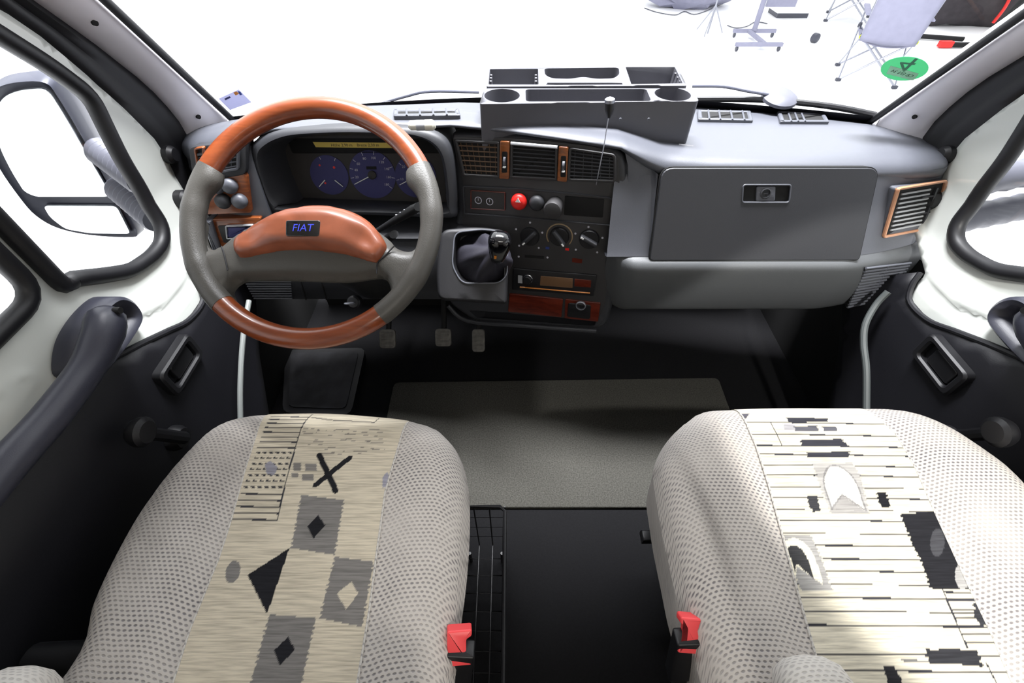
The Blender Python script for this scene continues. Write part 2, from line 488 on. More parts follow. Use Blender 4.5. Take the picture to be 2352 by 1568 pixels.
m = MB(); m.box((0, -.6, -.02), (2.2, 4.2, .04)); fl = m.build('floor', M_['floor'], None, 0); tag(fl, kind='structure')
m = MB(); m.box((0, -1.15, 2.02), (2.2, 3.1, .05)); tag(m.build('ceiling', M_['headliner']), kind='structure')
m = MB(); m.box((0, .17, 1.47), (1.76, 1.28, .04)); tag(m.build('ceiling', M_['headliner']), kind='structure')
m = MB(); m.box((0, -2.65, 1.0), (2.2, .06, 2.1)); tag(m.build('wall_back', M_['headliner']), kind='structure')
for s, nm in ((-1, 'left'), (1, 'right')):
    m = MB(); m.box((s * 1.08, -1.6, 1.0), (.06, 2.1, 2.1)); tag(m.build('wall_' + nm, M_['headliner']), kind='structure')
m = MB(); m.box((0, 1.34, .33), (1.66, .04, .78)); tag(m.build('wall_front', M_['matt']), kind='structure')

for s, n in ((-1, 5), (1, 6)):
    m = MB(); m.box((s * .84, .15, 1.395), (.05, 1.3, .13)); tag(m.build('trim_%d' % n, M_['headliner']), kind='structure')
for s, n in ((-1, 3), (1, 4)):
    m = MB(); m.box((s * .895, .85, .27), (.03, 1.06, .60)); tag(m.build('trim_%d' % n, M_['matt']), kind='structure')
m = MB(); m.box((0, .42, 1.76), (2.2, .05, .56)); tag(m.build('wall_front', M_['headliner']), kind='structure')
for s, nm in ((-1, 'left'), (1, 'right')):
    m = MB(); m.box((s * 1.08, -.05, 1.72), (.06, 1.0, .64)); tag(m.build('wall_' + nm, M_['headliner']), kind='structure')
    m = MB(); m.box((s * .98, -.52, 1.0), (.22, .05, 2.1)); tag(m.build('wall_' + nm, M_['headliner']), kind='structure')
    m = MB(); m.box((s * .97, -.05, 1.42), (.24, 1.0, .05)); tag(m.build('ceiling', M_['headliner']), kind='structure')
# windscreen surface: slope and bow
SL = 1.11
def ws_y(x, z): return 1.295 - .133 * (x / .795) ** 2 - (z - .775) / SL
def ws_half(z): return .795 - (z - .785) * .101
def ws(u, z): x = u * ws_half(z); return A(x, ws_y(x, z), z)

# door quarter-window and main-window outlines, traced on the door surface (y, z)
QW = LD([(107, 167), (196, 230), (223, 286), (268, 375), (312, 442), (357, 518), (359, 549), (339, 576), (290, 609), (232, 618), (150, 627), (136, 620)])
QW = [(.575, 1.235)] + QW[:-1] + [(.588, .753)]
QW = rounded(QW, [.02, .03, .05, .03, .03, .03, .03, .02, .02, .02, .02, .02, .012, .03][:len(QW)], 4)
MW = rounded([(.515, 1.25), (.527, .775), (-.36, .775), (-.30, 1.25)], .03, 5)
SEAL = LD([(0, 22), (58, 55), (120, 105), (214, 185), (286, 250), (357, 321), (388, 370), (424, 440)])          # door edge of the weatherstrip
SEALO = LD([(58, 0), (140, 57), (223, 116), (321, 192), (393, 268), (424, 321), (440, 380)])                     # pillar edge of the weatherstrip
TRIM = LD([(457, 686), (423, 735), (363, 765), (266, 813)])
SEAL_UP = [(.60, 1.33)] + SEAL
front = SEAL_UP + [(SEAL[-1][0] + .015, .66), (TRIM[0][0] + .03, .60)]
white = front + [(y, z - .03) for y, z in TRIM] + [(.33, .63), (-.02, .64), (-.45, .64), (-.45, 1.33)]
trim_o = [(TRIM[0][0] + .03, .60)] + TRIM + [(.42, .655), (.30, .66), (-.02, .668), (-.45, .668), (-.45, .01), (.62, .01), (.80, .30), (.93, .45), (TRIM[0][0] + .07, .56)]
grooves = [LD([(270, 748), (330, 718), (375, 690), (402, 650), (412, 625)]), LD([(322, 735), (380, 712), (425, 672), (440, 640)]), LD([(0, 905), (30, 868), (60, 858), (70, 880), (20, 950)])]

def door(s, n):
    sx = lambda q, off=0.0: np.stack([s * (door_x(q[:, 1]) + off), q[:, 0], q[:, 1]], 1)
    root = thing('door_%d' % n, (s * .82, .3, .6), None, None, None, 'structure')
    def shell(q):
        g = np.zeros(len(q))
        for k, L in enumerate(grooves):
            g += (-.005 if k != 1 else .006) * np.exp(-(dist_line(q, L, False) / .007) ** 2)
        d = np.minimum(dist_line(q, QW), dist_line(q, MW)); g += -.012 * np.exp(-(d / .02) ** 2) * 0
        return sx(q, 0.0) + np.stack([-s * -g, 0 * g, 0 * g], 1)
    mb = MB(); mb.sheet(white, [QW, MW], .011, shell)
    o = mb.build('inner_panel', M_['paint'], root, 60)
    md = o.modifiers.new('thickness', 'SOLIDIFY'); md.thickness = .004; md.offset = 1
    tag(o, 'white painted door metal around the windows')
    for nm, W in (('quarter_window', QW), ('main_window', MW)):
        Wc = ccw(W)
        mb = MB(); cen = inset(Wc, -.011); 
        inner = np.array(resample(inset(Wc, .001), .02)); 
        L3 = [A(s * (door_x(z) - .004), y, z) for y, z in resample(cen, .02)]
        mb.tube(L3, .0145, 8, True)
        fr = mb.build('window_seal', M_['rubber'], root, 60)
        mb = MB(); mb.sheet(inset(Wc, -.006), [], .05, lambda q: sx(q, .012)); 
        ob = mb.build(nm, M_['glass'], root, 0)
    mb = MB(); mb.sheet(trim_o, [], .03, lambda q: sx(q, -.006 - 0 * q[:, 0]))
    o = mb.build('door_trim', M_['trim'], root, 60); md = o.modifiers.new('thickness', 'SOLIDIFY'); md.thickness = .006; md.offset = 1
    # ridge along the top edge of the trim, and low ribs
    L = [A(s * (door_x(z) - .010), y, z) for y, z in spline([(TRIM[0][0] + .03, .60)] + TRIM + [(.42, .655), (.30, .66), (-.02, .668)], False, 5)]
    mb = MB(); mb.tube(L, .006, 8); mb.build('trim_edge', M_['trim'], o)
    mb = MB()
    for dz in (0, -.035):
        q = LD([(540, 830), (440, 980), (330, 1150), (200, 1400)])
        mb.tube([A(s * (door_x(z + dz) - .007), y, z + dz) for y, z in q], .0035, 6)
    mb.build('trim_rib', M_['trim'], o)
    # pull handle: thick bar with a cupped front end
    bar = [(.553, .724), (.50, .708), (.448, .696), (.36, .694), (.277, .700), (.1, .704), (-.2, .704)]
    bar = spline(bar, False, 4)
    mb = MB(); rr = [.031 - .007 * min(1, i / 8) for i in range(len(bar))]
    rr[0] = .018; rr[1] = .027
    mb.tube([A(s * (.775 + (.0 if i > 2 else .012 * (3 - i) / 3)), y, z - .012) for i, (y, z) in enumerate(bar)], rr, 14, False, True)
    h = mb.build('pull_handle', M_['handle'], root, 60)
    F2 = Frame((s * .822, .50, .66), (0, -s, 0), (0, 0, 1))
    cupyz = LD([(205, 682), (250, 690), (285, 722), (280, 760), (210, 850), (150, 868), (118, 858), (113, 810), (125, 765), (160, 715)])
    cup = [(-(s) * (y - .50), z - .66) for y, z in cupyz]
    cup = spline(ccw(cup), True, 4)
    mb = MB(); ri = inset(cup, .016)
    mb.loft([[F2.P(u, v, -.02) for u, v in cup], [F2.P(u, v, .020) for u, v in cup], [F2.P(u, v, .026) for u, v in inset(cup, .006)],
             [F2.P(u, v, .022) for u, v in ri], [F2.P(u, v, .0) for u, v in inset(cup, .024)]], True, True, True)
    mb.build('grip_cup', M_['handle'], root, 50)
    mb = MB(); mb.lathe(Frame((s * .752, .545, .722), (0, -s, 0), (0, 0, 1)), [(.0055, -.01), (.0055, .001)], 14); mb.build('screw_hole', M_['matt'], h)
    # latch
    y, z = on_x(418, 836, -.782)[1:]
    FL = Frame((s * .793, y, z), nrm((0, -s * .105, -.09 * 1)), (0, -.5, 1)) if False else Frame((s * .793, y, z), (0, -s * 1, 0), (0, 0, 1))
    c, sn = math.cos(.0), math.sin(.0)
    oo = rounded([(-.060, -.034), (.060, -.034), (.060, .034), (-.060, .034)], .014)
    ii = [(u * .72, v * .62) for u, v in oo]
    mb = MB(); mb.ring(FL, oo, ii, -.004, .016, .004); la = mb.build('latch_bezel', M_['black'], root)
    mb = MB(); mb.prism(FL, [(u * .55 + .006, v * .55) for u, v in oo], -.004, .010, .003); mb.build('latch_lever', M_['black'], la)
    # window crank
    y, z = on_x(402, 1005, -.785)[1:]
    mb = MB(); FC = Frame((s * .79, y, z), (0, -s, 0), (0, 0, 1))
    mb.lathe(FC, [(.026, -.004), (.026, .012), (.020, .024)], 22); cr = mb.build('window_crank', M_['black'], root)
    y2, z2 = on_x(326, 992, -.735)[1:]
    mb = MB(); p0, p1 = A(s * .768, y, z), A(s * .748, y2, z2)
    mb.tube([p0, p0 * .5 + p1 * .5 + A(s * -.004, 0, 0), p1], [.013, .012, .012], 10); mb.build('crank_arm', M_['black'], cr)
    mb = MB(); mb.lathe(Frame(p1 + A(s * .008, 0, 0), (0, -s, 0), (0, 0, 1)), [(.014, 0), (.021, .006), (.026, .016), (.026, .026), (.019, .032)], 22); mb.build('crank_knob', M_['black'], cr)
    # rubber door stops
    for py in ((383, 355),):
        y, z = door_yz(*py, -1)
        mb = MB(); mb.lathe(Frame((s * (door_x(z) - .002), y, z), (0, -s, 0), (0, 0, 1)), [(.019, -.004), (.019, .010), (.013, .018)], 20); mb.build('door_stop', M_['rubber'], root)
    y, z = .925, .70
    mb = MB(); mb.lathe(Frame((s * (door_x(z) - .003), y, z), (0, -s, 0), (0, 0, 1)), [(.022, -.01), (.022, .010), (.015, .018)], 20); mb.build('door_stop', M_['rubber'], root)
    return root
door(-1, 1); door(1, 2)

# A-pillars with weatherstrip
def pillar(s, n):
    root = thing('trim_%d' % n, (s * .8, 1.0, .95), None, None, None, 'structure')
    zs = np.linspace(.50, 1.40, 26)
    so = sorted(SEALO, key=lambda q: q[1]); zo = [q[1] for q in so]; yo = [q[0] for q in so]
    def seal_y(z):
        if z > zo[-1]: return yo[-1] + (z - zo[-1]) * (yo[-1] - yo[-2]) / (zo[-1] - zo[-2])
        if z < zo[0]: return yo[0] + .02 * (zo[0] - z)
        return float(np.interp(z, zo, yo))
    rings = []; strip = []
    for z in zs:
        zz = max(z, .79)
        a = ws(s * 1.0, zz) + A(0, (-.006), 0); a[2] = z
        if z < .79: a[1] -= (.79 - z) * .1
        b = A(s * (door_x(z) - .012), seal_y(z), z)
        ch = b - a
        ring = []
        inw = nrm(A(-s, -.55, .25))
        for t in np.linspace(0, 1, 9):
            ring.append(a + ch * t + inw * .020 * math.sin(PI * t) ** .8)
        rings.append([a + A(s * .03, .06, 0)] + ring + [b + A(s * .03, .03, 0)])
        strip.append(b)
    mb = MB(); mb.loft(rings, False); p = mb.build('pillar_cover', M_['pillar'], root, 60)
    md = p.modifiers.new('thickness', 'SOLIDIFY'); md.thickness = .003
    # weatherstrip: from pillar edge to door edge
    se = sorted(SEAL_UP, key=lambda q: q[1]); ze = [q[1] for q in se]; ye = [q[0] for q in se]
    rr = []
    for z in zs:
        yi = float(np.interp(z, ze, ye)) if z > ze[0] else ye[0] + .01
        yi = min(yi, seal_y(z) - .03)
        a = A(s * (door_x(z) - .010), seal_y(z) + .006, z); b = A(s * (door_x(z) + .0), yi, z)
        ring = [a + A(s * .02, 0, 0)]
        for t in np.linspace(0, 1, 7):
            g = .010 * math.sin(PI * t) - .012 * math.exp(-((t - .55) / .1) ** 2)
            ring.append(a + (b - a) * t + A(-s * g, 0, 0))
        rr.append(ring + [b + A(s * .02, 0, 0)])
    mb = MB(); mb.loft(rr, False); mb.build('weatherstrip', M_['rubber'], root, 60)
    for px in ((223, 55), (447, 258)):
        # screw holes found on the cover
        z = on_y(px[0], px[1], 1.0)[2]
        best = None
        for z in np.linspace(.82, 1.2, 120):
            i = min(max(int((z - .50) / .9 * 25), 0), 24)
            for j in range(2, 9):
                q = A(*rings[i][j]); d = q - CAM
                dep = d[1] * math.cos(PITCH) - d[2] * math.sin(PITCH); up = d[1] * math.sin(PITCH) + d[2] * math.cos(PITCH)
                sx_ = CX + F * (A(-abs(q[0]), 0, 0)[0] - CAM[0]) / dep; sy_ = CY - F * up / dep
                e = (sx_ - px[0]) ** 2 + (sy_ - px[1]) ** 2
                if best is None or e < best[0]: best = (e, q)
        q = best[1].copy(); q[0] = s * abs(q[0])
        mb = MB(); mb.lathe(Frame(q + nrm(A(-s, -.55, .25)) * .0005, nrm(A(-.55 * s, 1, 0)) * s, (0, 0, 1)), [(.0045, -.004), (.0045, .0015)], 14)
        mb.build('screw_hole', M_['matt'], p)
pillar(-1, 1); pillar(1, 2)

# windscreen
root = thing('window_1', (0, 1.1, .9), None, None, None, 'structure')
us = np.linspace(-1, 1, 33); zs = np.linspace(.765, 1.42, 16)
mb = MB(); mb.loft([[ws(u, z) for u in us] for z in zs], False); mb.build('windscreen_glass', M_['glass'], root, 60)
mb = MB()
for s in (-1, 1):
    mb.tube([ws(s * .99, z) + A(-s * .002, -.006, 0) for z in np.linspace(.765, 1.42, 24)], .0075, 8)
bw = [[ws(u, .768 + dz) + A(0, -.004, 0) for u in us] for dz in (0, .013, .026)]
mb.loft(bw, False)
mb.build('windscreen_seal', M_['rubber'], root, 60)
mb = MB(); mb.box((0, .74, 1.42), (1.5, .12, .07), None, .02); mb.build('header', M_['pillar'], root)

# ================================================================== DASHBOARD
dash = thing('dashboard', (0, .95, .62), 'grey moulded dashboard spanning the cab under the windscreen, with wood-look trim', 'dashboard')
XS = [-.90, -.84, -.79, -.72, -.66, -.60, -.45, -.30, -.228, -.1, .0, .12, .17, .22, .30, .45, .66, .75, .83, .86, .885]
YE = [1.08, 1.00, .955, .945, .952, .972, .975, .980, .985, .955, .928, .900, .893, .894, .896, .896, .896, .905, .925, .955, 1.03]
ZC = [.780, .795, .815, .832, .842, .845, .846, .847, .848, .848, .846, .840, .826, .810, .803, .800, .798, .796, .790, .782, .775]
mb = MB(); rings = []
for x in np.linspace(-.885, .885, 112):
    ye, zc = np.interp(x, XS, YE), np.interp(x, XS, ZC)
    yw = 1.295 - .133 * (x / .795) ** 2 + .03
    yw = max(yw, ye + .07)
    d = A(x, 0, 0)
    fd = float(np.interp(x, [-.72, -.62, -.2, .12, .19, .24], [1, .35, .35, .4, .9, 1]))
    pr = [(yw, .762), (yw - .05, .775), ((yw + ye) / 2 + .03, .79 + (zc - .80) * .5), (ye + .075, zc - .001), (ye + .045, zc), (ye + .025, zc - .002 * fd), (ye + .010, zc - .008 * fd), (ye + .002, zc - .017 * fd),
          (ye, zc - .026 * fd), (ye + .006, zc - .04 * fd), (ye + .03, zc - .05 * fd)]
    rings.append([A(x, y, z) for y, z in spline(pr, False, 3)])
mb.loft(rings, False); tag(mb.build('top_pad', M_['dash'], dash, 70))
def tri(p_tl, p_tr, p_bl):
    """plane through three points of a face"""
    return Frame(p_tl, A(*p_tr) - A(*p_tl), A(*p_tl) - A(*p_bl))
def P(fr, pts, w=0.0): return fr.uvs(pts, w)

# ---- passenger fascia, glove box
def dyr(x): return np.where(x > .64, np.clip((x - .64) / .22, 0, 2) ** 1.6 * .058, 0.0)
mb = MB(); rings = []
for x in np.linspace(.115, .880, 56):
    d = float(dyr(np.array(x))); ye = float(np.interp(x, XS, YE))
    e = max(0, (x - .85) / .03)
    pr = [(ye + .002, .776 - .0), (.890 + d, .76), (.865 + d, .69), (.840 + d, .625), (.833 + d, .612), (.85 + d, .602), (.95, .60)]
    rings.append([A(x, y + e * .05, z) for y, z in pr])
mb.loft(rings, False); mb.build('passenger_fascia', M_['dash'], dash, 60)
FG = Frame((.43, .8635, .70), (1, 0, 0), (0, .895 - .834, .174))
gl = rounded(P(FG, [(1520, 386), (2012, 386), (1967, 593), (1492, 594)]), [.022, .022, .006, .006])
FG.o = FG.o + FG.n * .004
mb = MB(); mb.ring(FG, inset(gl, -.0035), inset(gl, .004), -.03, .0015); mb.build('glove_box_gap', M_['matt'], dash)
mb = MB()
hole = ccw(rounded(P(FG, [(1706, 425), (1812, 425), (1808, 462), (1704, 462)]), .004))
ob, hb = mb.sheet(gl, [hole], .03, lambda q: FG.o + q[:, :1] * FG.e1 + q[:, 1:] * FG.e2 + .005 * FG.n)
mb.loft([[FG.P(u, v, -.01) for u, v in inset(ob, -.0015)], [FG.P(u, v, .003) for u, v in inset(ob, -.0015)], [FG.P(u, v, .005) for u, v in ob]], True)
mb.loft([[FG.P(u, v, .005) for u, v in hb[0]], [FG.P(u, v, -.012) for u, v in hb[0]]], True, False, False)
gd = mb.build('glove_box_door', M_['dash_dark'], dash, 0)
mb = MB(); mb.prism(FG, inset(hole, -.001), -.002, .0012); mb.build('latch_recess', M_['matt'], gd)
mb = MB(); mb.ring(FG, inset(hole, -.003), hole, .004, .0065, .001); mb.build('latch_rim', M_['dash'], gd)
mb = MB(); mb.prism(FG, rounded(P(FG, [(1736, 427), (1780, 427), (1778, 461), (1734, 461)]), .004), -.002, .0045, .002); lk = mb.build('latch_paddle', M_['dash'], gd)
cu, cv = FG.uv(1756, 443)
FK = Frame(FG.P(cu, cv), FG.e1, FG.e2)
mb = MB(); mb.lathe(FK, [(.0115, .0), (.0115, .0055), (.009, .0065), (.0088, .0045), (.003, .0045)], 22); mb.box(FK.P(0, 0, .0050), (.009, .0016, .0015), np.stack([FK.e1, FK.e2, FK.n], 1)); mb.build('lock', M_['dash_dark'], gd)

# ---- padded knee bolster with louvres at its outer end
def bol(x):
    d = float(dyr(np.array(x)))
    pr = [(.90 + d, .606), (.845 + d, .612), (.824 + d, .608), (.812 + d, .596), (.808 + d, .57), (.808 + d, .53), (.816 + d, .485), (.835 + d, .445), (.88 + d * .8, .425), (.96, .42), (1.15, .44)]
    e = max(0, (x - .80) / .07); k = 1 - .14 * min(e, 1) ** 1.5
    b = max(0, (.185 - x) / .06) ** 1.8
    return [A(x, y + .045 * b, .61 + (z - .61) * k * (1 - .12 * b)) for y, z in spline(pr, False, 4)]
mb = MB(); mb.loft([bol(x) for x in np.linspace(.122, .872, 72)], False, False, False)
kb = mb.build('knee_bolster', M_['bolster'], dash, 60)
FL = tri(on_y(1990, 612, .820), on_y(2090, 602, .853), on_y(1950, 702, .834))
mb = MB(); q = P(FL, [(1985, 613), (2088, 601), (2038, 682), (1943, 702)])
FL.o = FL.o + FL.n * .004
mb.prism(FL, q, -.006, .0005); lv = mb.build('louvre_backing', M_['matt'], kb)
mb = MB()
for k in range(14):
    t = k / 13.0
    a = np.array(q[0]) * (1 - t) + np.array(q[3]) * t; b = np.array(q[1]) * (1 - t) + np.array(q[2]) * t
    mb.tube([FL.P(*a, .001), FL.P(*b, .001)], .0030, 6)
a, b = (np.array(q[0]) + q[1]) / 2, (np.array(q[3]) + q[2]) / 2
mb.tube([FL.P(*a, .001), FL.P(*b, .001)], .0016, 6)
mb.build('louvre_slats', M_['dash'], lv)

# ---- air vents: backing, ring, slats
def vent(fr, quad, parent, rimmat, name='air_vent', ns=7, nv=0, rim=.006, slat=None, w=0.0, r=.006, vfrac=(.0, 1.0), slat_r=.0016):
    q = rounded(quad, r); qi = inset(ccw(q), rim); qo = ccw(q)
    mb = MB(); mb.ring(fr, qo, qi, w - .002, w + .006, .002); o = mb.build(name, rimmat, parent)
    mb = MB(); mb.prism(fr, qi, w - .004, w + .0005); mb.build('vent_backing', M_['matt'], o)
    c = [np.array(z) for z in quad]
    mb = MB()
    def at(a, b): return c[0] * (1 - a) * (1 - b) + c[1] * a * (1 - b) + c[2] * a * b + c[3] * (1 - a) * b
    for k in range(ns):
        b = .10 + .80 * (k + .5) / ns
        mb.tube([fr.P(*at(.05 + .9 * vfrac[0], b), w + .002), fr.P(*at(.05 + .9 * vfrac[1], b), w + .002)], slat_r, 6)
    for k in range(nv):
        a = .05 + .9 * (k + .5) / nv
        mb.tube([fr.P(*at(a, .08), w + .001), fr.P(*at(a, .92), w + .001)], .0009, 6)
    mb.build('slats', slat or M_['console'], o)
    return o
FV = tri(on_y(2060, 430, .884), on_y(2172, 411, .930), on_y(2024, 546, .864))
FV.o = FV.o + FV.n * .001
q = P(FV, [(2058, 430), (2172, 411), (2141, 523), (2023, 546)])
mb = MB(); mb.prism(FV, rounded(q, .008), -.03, .001); mb.build('vent_surround', M_['dash'], dash)
v = vent(FV, q, dash, M_['copper'], ns=9, rim=.006, slat=M_['silver'], r=.008, vfrac=(.08, .72), w=.001, slat_r=.0022)
tag(v, 'air vent with copper-toned frame')
mb = MB(); qi = P(FV, [(2146, 430), (2150, 430), (2118, 512), (2114, 512)]); mb.prism(FV, qi, .0, .006)
for yy in (452, 490): 
    a = P(FV, [(2120 - (yy - 430) * .3, yy), (2150 - (yy - 430) * .3, yy - 4)]); mb.tube([FV.P(*a[0], .004), FV.P(*a[1], .004)], .002, 6)
mb.build('vent_lever', M_['dash_dark'], v)

# ---- centre console
FCN = tri(A(-.228, .990, .816), A(.12, .905, .824), A(-.228, .990, .816) + (A(.141, .83, .411) - A(.12, .905, .824)))
con = rounded(P(FCN, [(1034, 306), (1200, 308), (1372, 324), (1436, 348), (1443, 420), (1436, 520), (1424, 620), (1408, 700), (1392, 752), (1360, 758), (1200, 746), (1085, 738), (1030, 700), (1030, 600), (1050, 480), (1042, 400)]),
              [.01, .05, .03, .03, .05, .1, .1, .05, .02, .02, .05, .02, .02, .03, .05, .05])
cut = rounded(P(FCN, [(1075, 712), (1372, 728), (1366, 750), (1105, 738)]), .006)
mb = MB(); ob, hb = mb.sheet(inset(con, .014), [cut], .03, lambda q: FCN.o + q[:, :1] * FCN.e1 + q[:, 1:] * FCN.e2)
c2 = resample(ccw(con), .012)
rings = [[FCN.P(u, v, -.22) for u, v in c2]]
for t in np.linspace(0, 1, 6):
    a = t * PI / 2; rings.append([FCN.P(u, v, -.016 + .016 * math.sin(a)) for u, v in inset(c2, .014 * (1 - math.cos(a)))])
mb.loft(rings, True)
mb.loft([[FCN.P(u, v, 0) for u, v in hb[0]], [FCN.P(u, v, -.05) for u, v in hb[0]]], True, False, True)
cs = mb.build('centre_console', M_['dash_dark'], dash, 60)
mb = MB(); rings = []
for a_, b_ in (((1424, 338), (1462, 362)), ((1436, 354), (1490, 384)), ((1442, 380), (1512, 400)), ((1443, 420), (1508, 440)), ((1440, 480), (1502, 500)), ((1435, 540), (1496, 560)), ((1426, 600), (1490, 600)), ((1416, 650), (1480, 650))):
    p0, p1 = FCN.P(*FCN.uv(*a_), -.003), FG.P(*FG.uv(*b_), -.004)
    m1 = p0 + FCN.e1 * .024 - FCN.n * .004; m2 = p1 * .5 + m1 * .5 - A(0, -.012, 0)
    rings.append([p0 * (1 - t) ** 3 + 3 * m1 * t * (1 - t) ** 2 + 3 * m2 * t * t * (1 - t) + p1 * t ** 3 for t in np.linspace(0, 1, 12)])
mb.loft(rings, False); mb.build('console_shoulder', M_['dash'], cs, 70)
# darker inner facia plate
fp = rounded(P(FCN, [(1040, 314), (1200, 317), (1360, 334), (1420, 352), (1424, 415), (1412, 520), (1398, 606), (1390, 700), (1372, 735), (1168, 718), (1166, 600), (1062, 520), (1066, 420), (1052, 380)]), [.006, .05, .03, .02, .02, .1, .1, .03, .01, .01, .01, .02, .03, .03])
mb = MB(); mb.prism(FCN, fp, -.01, .0025, .001); mb.build('facia_plate', M_['console'], cs)
vent(FCN, P(FCN, [(1046, 318), (1150, 323), (1150, 407), (1066, 402)]), dash, M_['console'], ns=6, nv=7, w=.003, slat=mk('bronze-brown slats', (88, 66, 46), .4))
vent(FCN, P(FCN, [(1174, 324), (1283, 333), (1281, 413), (1173, 407)]), dash, M_['console'], ns=7, w=.003, slat=M_['dash_dark'])
vent(FCN, P(FCN, [(1307, 335), (1416, 351), (1416, 417), (1303, 413)]), dash, M_['console'], ns=7, nv=5, w=.003, r=.010, slat=M_['dash_dark'])
mb = MB(); qq = P(FCN, [(1176, 326), (1282, 335)]); mb.tube([FCN.P(*qq[0], .010), FCN.P(*qq[1], .010)], .0035, 8); mb.build('vent_lip', M_['silver'], cs)
for q in ([(1151, 321), (1173, 322), (1171, 409), (1149, 407)], [(1285, 333), (1307, 335), (1303, 415), (1281, 413)]):
    mb = MB(); mb.prism(FCN, rounded(P(FCN, q), .003), 0, .010, .002); ws_ = mb.build('wood_strip', wood('amber wood strip %d' % q[0][0], (104, 56, 22), (150, 84, 32)), dash)
    ax, ay = (q[0][0] + q[1][0]) / 2, 355 + (q[0][0] > 1200) * 10
    mb = MB(); mb.prism(FCN, rounded(P(FCN, [(ax - 6, ay - 10), (ax + 6, ay - 10), (ax + 5, ay + 38), (ax - 7, ay + 38)]), .003), .009, .0108); mb.build('thumbwheel_slot', M_['matt'], ws_)
    uc = FCN.uv(ax, ay + 12)
    mb = MB(); mb.lathe(Frame(FCN.P(uc[0], uc[1], .006) - FCN.e1 * .0025, FCN.e2, FCN.n), [(.011, 0), (.011, .005)], 20); tw = mb.build('thumbwheel', M_['dash'], ws_)
    u2 = FCN.uv(ax, ay + 24)
    mb = MB(); mb.prism(FCN, rounded([(u2[0] - .003, u2[1] - .0012), (u2[0] + .003, u2[1] - .0012), (u2[0] + .003, u2[1] + .0012), (u2[0] - .003, u2[1] + .0012)], .0005), .010, .0172); mb.build('thumbwheel_mark', M_['paper'], tw)
# switch row: raised rim, clock, red hazard knob, dark knobs, empty slot
so = rounded(P(FCN, [(1064, 424), (1200, 430), (1330, 442), (1412, 452), (1405, 517), (1300, 508), (1180, 497), (1067, 490)]), [.006, .05, .05, .012, .006, .05, .05, .006])
mb = MB(); mb.ring(FCN, ccw(so), inset(so, .0035), .002, .0075, .0015); mb.build('switch_row_rim', M_['dash_dark'], cs)
mb = MB(); mb.prism(FCN, rounded(P(FCN, [(1082, 434), (1162, 439), (1162, 482), (1082, 478)]), .003), .002, .005, .001); ck = mb.build('clock', M_['panel'], cs)
mb = MB(); qo = rounded(P(FCN, [(1082, 434), (1162, 439), (1162, 482), (1082, 478)]), .003); mb.ring(FCN, ccw(qo), inset(qo, .0025), .004, .0065, .0008); mb.build('clock_frame', M_['wood_red'], ck)
mb = MB()
for px, py in ((1100, 458), (1126, 461)):
    u, v = FCN.uv(px, py); mb.ring(FCN, circle((u, v), .0085), circle((u, v), .0070), .004, .0056)
    mb.box(FCN.P(u, v + .002, .0056), (.001, .006, .0006), np.stack([FCN.e1, FCN.e2, FCN.n], 1))
mb.build('clock_hands', M_['mark'], ck)
def knob(px, py, r, h, mat, name='knob', prof=None, w0=.002):
    u, v = FCN.uv(px, py, h * .6)
    fr = Frame(FCN.P(u, v, w0), FCN.e1, FCN.e2)
    mb = MB(); mb.lathe(fr, prof or [(r * .8, 0), (r, h * .45), (r * .97, h * .7), (r * .75, h * .92), (r * .4, h)], 28)
    return mb.build(name, mat, cs, 50), fr
k, fr = knob(1192, 463, .0185, .024, M_['red'], 'hazard_knob'); tag(k, 'round red hazard light knob')
mb = MB(); mb.prism(fr, [(0, .013), (-.006, .003), (.006, .003)], .018, .0247); mb.build('warning_triangle', M_['paper'], k)
k, fr = knob(1233, 466, .0175, .024, M_['dash_dark'], 'switch_knob')
k, fr = knob(1272, 476, .021, .040, M_['console'], 'switch_knob', [(.018, 0), (.019, .03), (.0205, .036), (.018, .043), (.01, .045)])
mb = MB(); mb.prism(FCN, rounded(P(FCN, [(1298, 448), (1388, 456), (1385, 498), (1296, 492)]), .003), .002, .0045, .0005); mb.build('empty_slot', M_['matt'], cs)
# heater controls
for i, (px, py, r, ang) in enumerate(((1216, 545, .0235, -2.3), (1284, 545, .0235, -.85), (1353, 551, .0235, 2.7))):
    k, fr = knob(px, py, r, .016, M_['black'], 'heater_knob', [(r, 0), (r * .96, .006), (r * .9, .008)])
    d = A(math.cos(ang), math.sin(ang)); pz = A(-d[1], d[0])
    mb = MB(); mb.prism(fr, rounded([tuple(d * a + pz * b) for a, b in ((-.021, -.005), (.022, -.0045), (.022, .0045), (-.021, .005))], .004), .006, .019, .003); g = mb.build('grip_bar', M_['dash_dark'], k)
    mb = MB(); mb.prism(fr, [tuple(d * a + pz * b) for a, b in ((.013, -.0018), (.021, -.0018), (.021, .0018), (.013, .0018))], .018, .0196); mb.build('pointer', M_['paper'], k)
    if i == 1:
        a = np.linspace(-.6, PI + .6, 30)
        mb = MB(); mb.tube([fr.P(.0300 * math.cos(t), .0300 * math.sin(t), .001) for t in a], .0016, 6); mb.build('temperature_arc', mk('tan print', (150, 130, 100), .6), k)
Rm = np.stack([FCN.e1, FCN.e2, FCN.n], 1)
for px, py in ((1186, 525), (1193, 563), (1218, 510), (1246, 533), (1238, 568), (1322, 535), (1352, 520), (1384, 545), (1323, 572), (1372, 578), (1192, 588), (1258, 590)):
    u, v = FCN.uv(px, py); mb = MB(); mb.prism(FCN, circle((u, v), .0026, 8), .002, .0031); mb.build('heater_symbol', M_['mark'], cs)
mb = MB(); u, v = FCN.uv(1303, 571); mb.box(FCN.P(u, v, .003), (.009, .006, .001), Rm); mb.build('hot_mark', M_['red'], cs)
